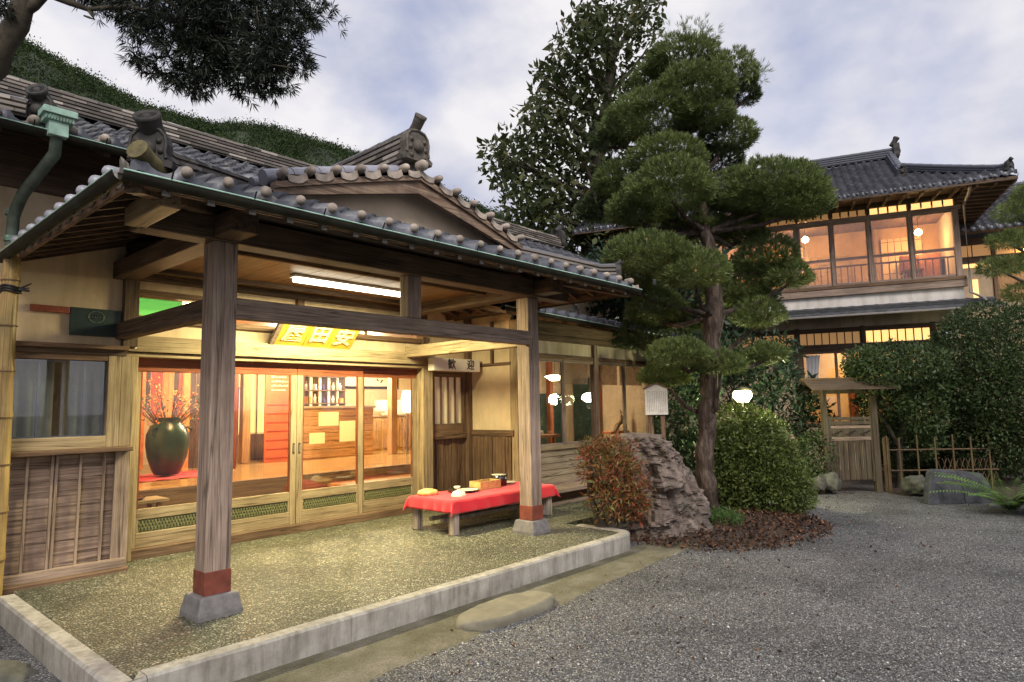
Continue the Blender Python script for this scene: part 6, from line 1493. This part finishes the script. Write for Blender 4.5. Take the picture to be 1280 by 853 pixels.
link('fronds', npmesh('fronds', np.array(V), np.array(F), ['fern_leaf'], tint=np.array(T)), fe)
# ---- pine bough overhead at the left, trunk outside the frame
DO = 4.6
tb = A(-210, 700, DO); tb[2] = -.25
op = thing('pine_tree', 'dark pine bough overhanging the top left corner', 'tree', tuple(tb))
L_ = [([tuple(tb), tuple(A(-190, 420, DO)), tuple(A(-120, 200, DO)), tuple(A(-10, 80, DO)), tuple(A(18, 30, DO)), tuple(A(40, -30, DO)), tuple(A(90, -120, DO))], [.15, .12, .105, .09, .07, .06, .04]),
      ([tuple(A(22, 20, DO)), tuple(A(60, -8, DO)), tuple(A(110, 12, DO)), tuple(A(160, 8, DO)), tuple(A(250, 30, DO)), tuple(A(350, 50, DO))], [.05, .03, .018, .016, .014, .006]),
      ([tuple(A(110, 12, DO)), tuple(A(118, 24, DO)), tuple(A(105, 20, DO))], [.014, .010, .006]), ([tuple(A(150, -40, DO)), tuple(A(220, 10, DO)), tuple(A(240, 80, DO))], [.02, .014, .006]), ([tuple(A(250, 30, DO)), tuple(A(300, 70, DO)), tuple(A(320, 100, DO))], [.012, .009, .004]), ([tuple(A(90, -120, DO)), tuple(A(250, -60, DO)), tuple(A(390, 0, DO))], [.04, .02, .006])]
bl = [(235, 20, 80, 34, 0), (300, 40, 70, 44, .1), (340, 62, 46, 40, -.1), (250, 70, 60, 34, 0), (300, 95, 40, 22, .1), (215, 92, 34, 14, 0), (240, 105, 24, 10, -.1), (330, 98, 30, 18, 0), (378, 20, 30, 22, 0), (180, 25, 36, 24, .1), (175, 75, 18, 8, 0), (125, -2, 50, 8, .1), (370, 70, 20, 24, 0), (5, 10, 12, 10, -.1), (5, 50, 8, 14, 0), (300, -30, 120, 40, .2), (150, -60, 120, 40, .3), (-40, -20, 50, 40, .3)]
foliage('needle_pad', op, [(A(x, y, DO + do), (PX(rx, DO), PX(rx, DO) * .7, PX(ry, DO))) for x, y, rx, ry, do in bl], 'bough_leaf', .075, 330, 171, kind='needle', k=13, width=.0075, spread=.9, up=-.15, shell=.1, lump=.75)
for k in range(26):
    c = A(random.uniform(170, 370), random.uniform(-10, 95), DO + random.uniform(-.15, .15)); e = c + RNG.normal(0, .14, 3) - [0, 0, .04]; L_.append(([tuple(c), tuple(e)], [.006, .003]))
limbs('trunk', op, L_, 'limb', 10, .014, 12)

# ================================================================== wooded hill behind
HAZ = [20, 30, 38, 42.9, 44.3, 55.5, 62.2, 67.1, 71.8, 76, 79.3, 90, 105, 125, 150]
HEL = [3, 7, 13, 16.6, 17.2, 21.2, 22.5, 22.1, 22.6, 23.9, 24.9, 27, 28, 22, 8]
def hill_z(az, r):
    e = np.interp(az, HAZ, HEL); t_ = np.clip((r - 95) / (240 - 95), 0, 1); t_ = t_ * t_ * (3 - 2 * t_) ; t2 = np.clip((r - 240) / 160, 0, 1)
    return -.4 + (240 * np.tan(np.radians(e)) - 2.2) * t_ * (1 - .5 * t2)
az = np.linspace(20, 150, 120); rr = np.linspace(95, 400, 30)
AZ, RR = np.meshgrid(az, rr); Z = hill_z(AZ, RR) + 2 * np.sin(AZ * .9) * np.sin(RR * .07) * (RR > 110)
V = np.stack([RR * np.cos(np.radians(AZ)), RR * np.sin(np.radians(AZ)), Z], -1).reshape(-1, 3); idx = np.arange(len(V)).reshape(AZ.shape)
F = np.stack([idx[:-1, :-1], idx[1:, :-1], idx[1:, 1:], idx[:-1, 1:]], -1).reshape(-1, 4)
plain('hill_ground', (.03, .045, .02), .9, .4, .05, 0)
tag(link('hill', npmesh('hill', V, F, ['hill_ground'], smooth=True)), kind='structure')
n = 11000; g = np.random.default_rng(5)
a_ = g.uniform(40, 92, n); r_ = 240 - 130 * g.random(n) ** 1.5; parts = []
for i in range(n):
    zc = float(hill_z(a_[i], r_[i])); s = g.uniform(1.0, 2.2) * (1.5 if g.random() < .12 else 1); c = np.array([r_[i] * math.cos(math.radians(a_[i])), r_[i] * math.sin(math.radians(a_[i])), zc + s * .45])
    P, D = sample_blob(c, (s, s, s * g.uniform(.8, 1.3)), 60, .7, 0, i, .3); v_, f_ = leaves(P, D, .42, i, .7, .3, .5)
    parts.append((v_, f_, (.40 + .24 * g.normal() + .10 * g.normal(size=60)).clip(0, 1)))
V, F, T = join(parts); tag(link('hill_forest', npmesh('hill_forest', V, F, ['hill_leaf'], tint=T)), 'dark green woods covering the hill behind the inn', 'forest', kind='stuff')

# ================================================================== litter and loose stones
g = np.random.default_rng(9); n = 5200
th = g.uniform(0, 2 * PI, n); q = np.sqrt(g.random(n)); X = 9.2 + 1.9 * q * np.cos(th); Y = 4.35 + 1.55 * q * np.sin(th); kp = (X > 7.45) & ~((X < 8.2) & (Y > 5.3)); X, Y = X[kp], Y[kp]; n = len(X)
P = np.stack([X, Y, -.165 + .09 * (1 - np.clip(((X - 9.35) / 1.75) ** 2 + ((Y - 4.6) / 1.5) ** 2, 0, 1)) + g.uniform(0, .02, n)], 1)
D = g.normal(size=(n, 3)) * [1, 1, .25]; V, F = leaves(P, D, .055, 77, .5, .5, .9)
tag(link('leaf_litter', npmesh('leaf_litter', V, F, ['litter'], tint=g.random(n))), 'brown fallen leaves under the pine and shrubs', 'leaf litter', kind='stuff')
n = 2600; X = g.uniform(3, 15, n); Y = g.uniform(.5, 4.0, n) ; kp = g.random(n) < np.exp(-np.abs(Y - 3.3) * .9) * .7; X, Y = X[kp], Y[kp]; n = len(X)
V, F = leaves(np.stack([X, Y, np.full(n, -.172)], 1), g.normal(size=(n, 3)) * [1, 1, .1], .03, 78, .5, .5, .9)
tag(link('stray_leaves', npmesh('stray_leaves', V, F, ['litter'], tint=g.random(n))), 'stray dry leaves strewn over the gravel', 'fallen leaves', kind='stuff')
n = 70000; th = np.radians(g.uniform(-22, 58, n)); r = 2.6 * (12 / 2.6) ** g.random(n); X, Y = r * np.cos(th), r * np.sin(th)
edge = 3.50 + .10 * np.sin(X * 2.1) + .05 * np.sin(X * 7) + .03 * (X - 1.2) + g.normal(0, .10, n)
kp = (Y < np.where(X > 7.2, 9, edge)) & (((X - 9.35) / 1.85) ** 2 + ((Y - 4.6) / 1.6) ** 2 > 1) & ~((X > 7.0) & (Y > 4.2) & (X < 9)) & ~((X > 12.8) & (Y > 4.3)) & ~((X > 13.2) & (Y < 3.1)); X, Y = X[kp], Y[kp]; n = len(X)
Zg = np.array([ground_z(a, b_) for a, b_ in zip(X, Y)])
O = np.array([[1, 0, 0], [0, 1, 0], [-1, 0, 0], [0, -1, 0], [0, 0, .75], [0, 0, -.75]]); FO = np.array([[0, 1, 4], [1, 2, 4], [2, 3, 4], [3, 0, 4], [1, 0, 5], [2, 1, 5], [3, 2, 5], [0, 3, 5]])
s = g.uniform(.0045, .0095, n) * np.where(g.random(n) < .06, 1.5, 1); ro = g.uniform(0, 6.28, n); V = O[None] * (1 + .35 * g.normal(size=(n, 6, 1)) * .8).clip(.5, 1.5) * s[:, None, None]
cx, sx = np.cos(ro)[:, None], np.sin(ro)[:, None]; V = np.stack([V[..., 0] * cx - V[..., 1] * sx, V[..., 0] * sx + V[..., 1] * cx, V[..., 2]], -1) + np.stack([X, Y, Zg + s * .35], 1)[:, None]
F = (FO[None] + 6 * np.arange(n)[:, None, None]).reshape(-1, 3); tv = np.repeat((.45 + .22 * g.normal(size=n)).clip(0, 1), 8)
tag(link('loose_gravel', npmesh('loose_gravel', V.reshape(-1, 3), F, ['pebble'], tint=tv)), 'loose grey gravel stones spread over the yard', 'gravel', kind='stuff')
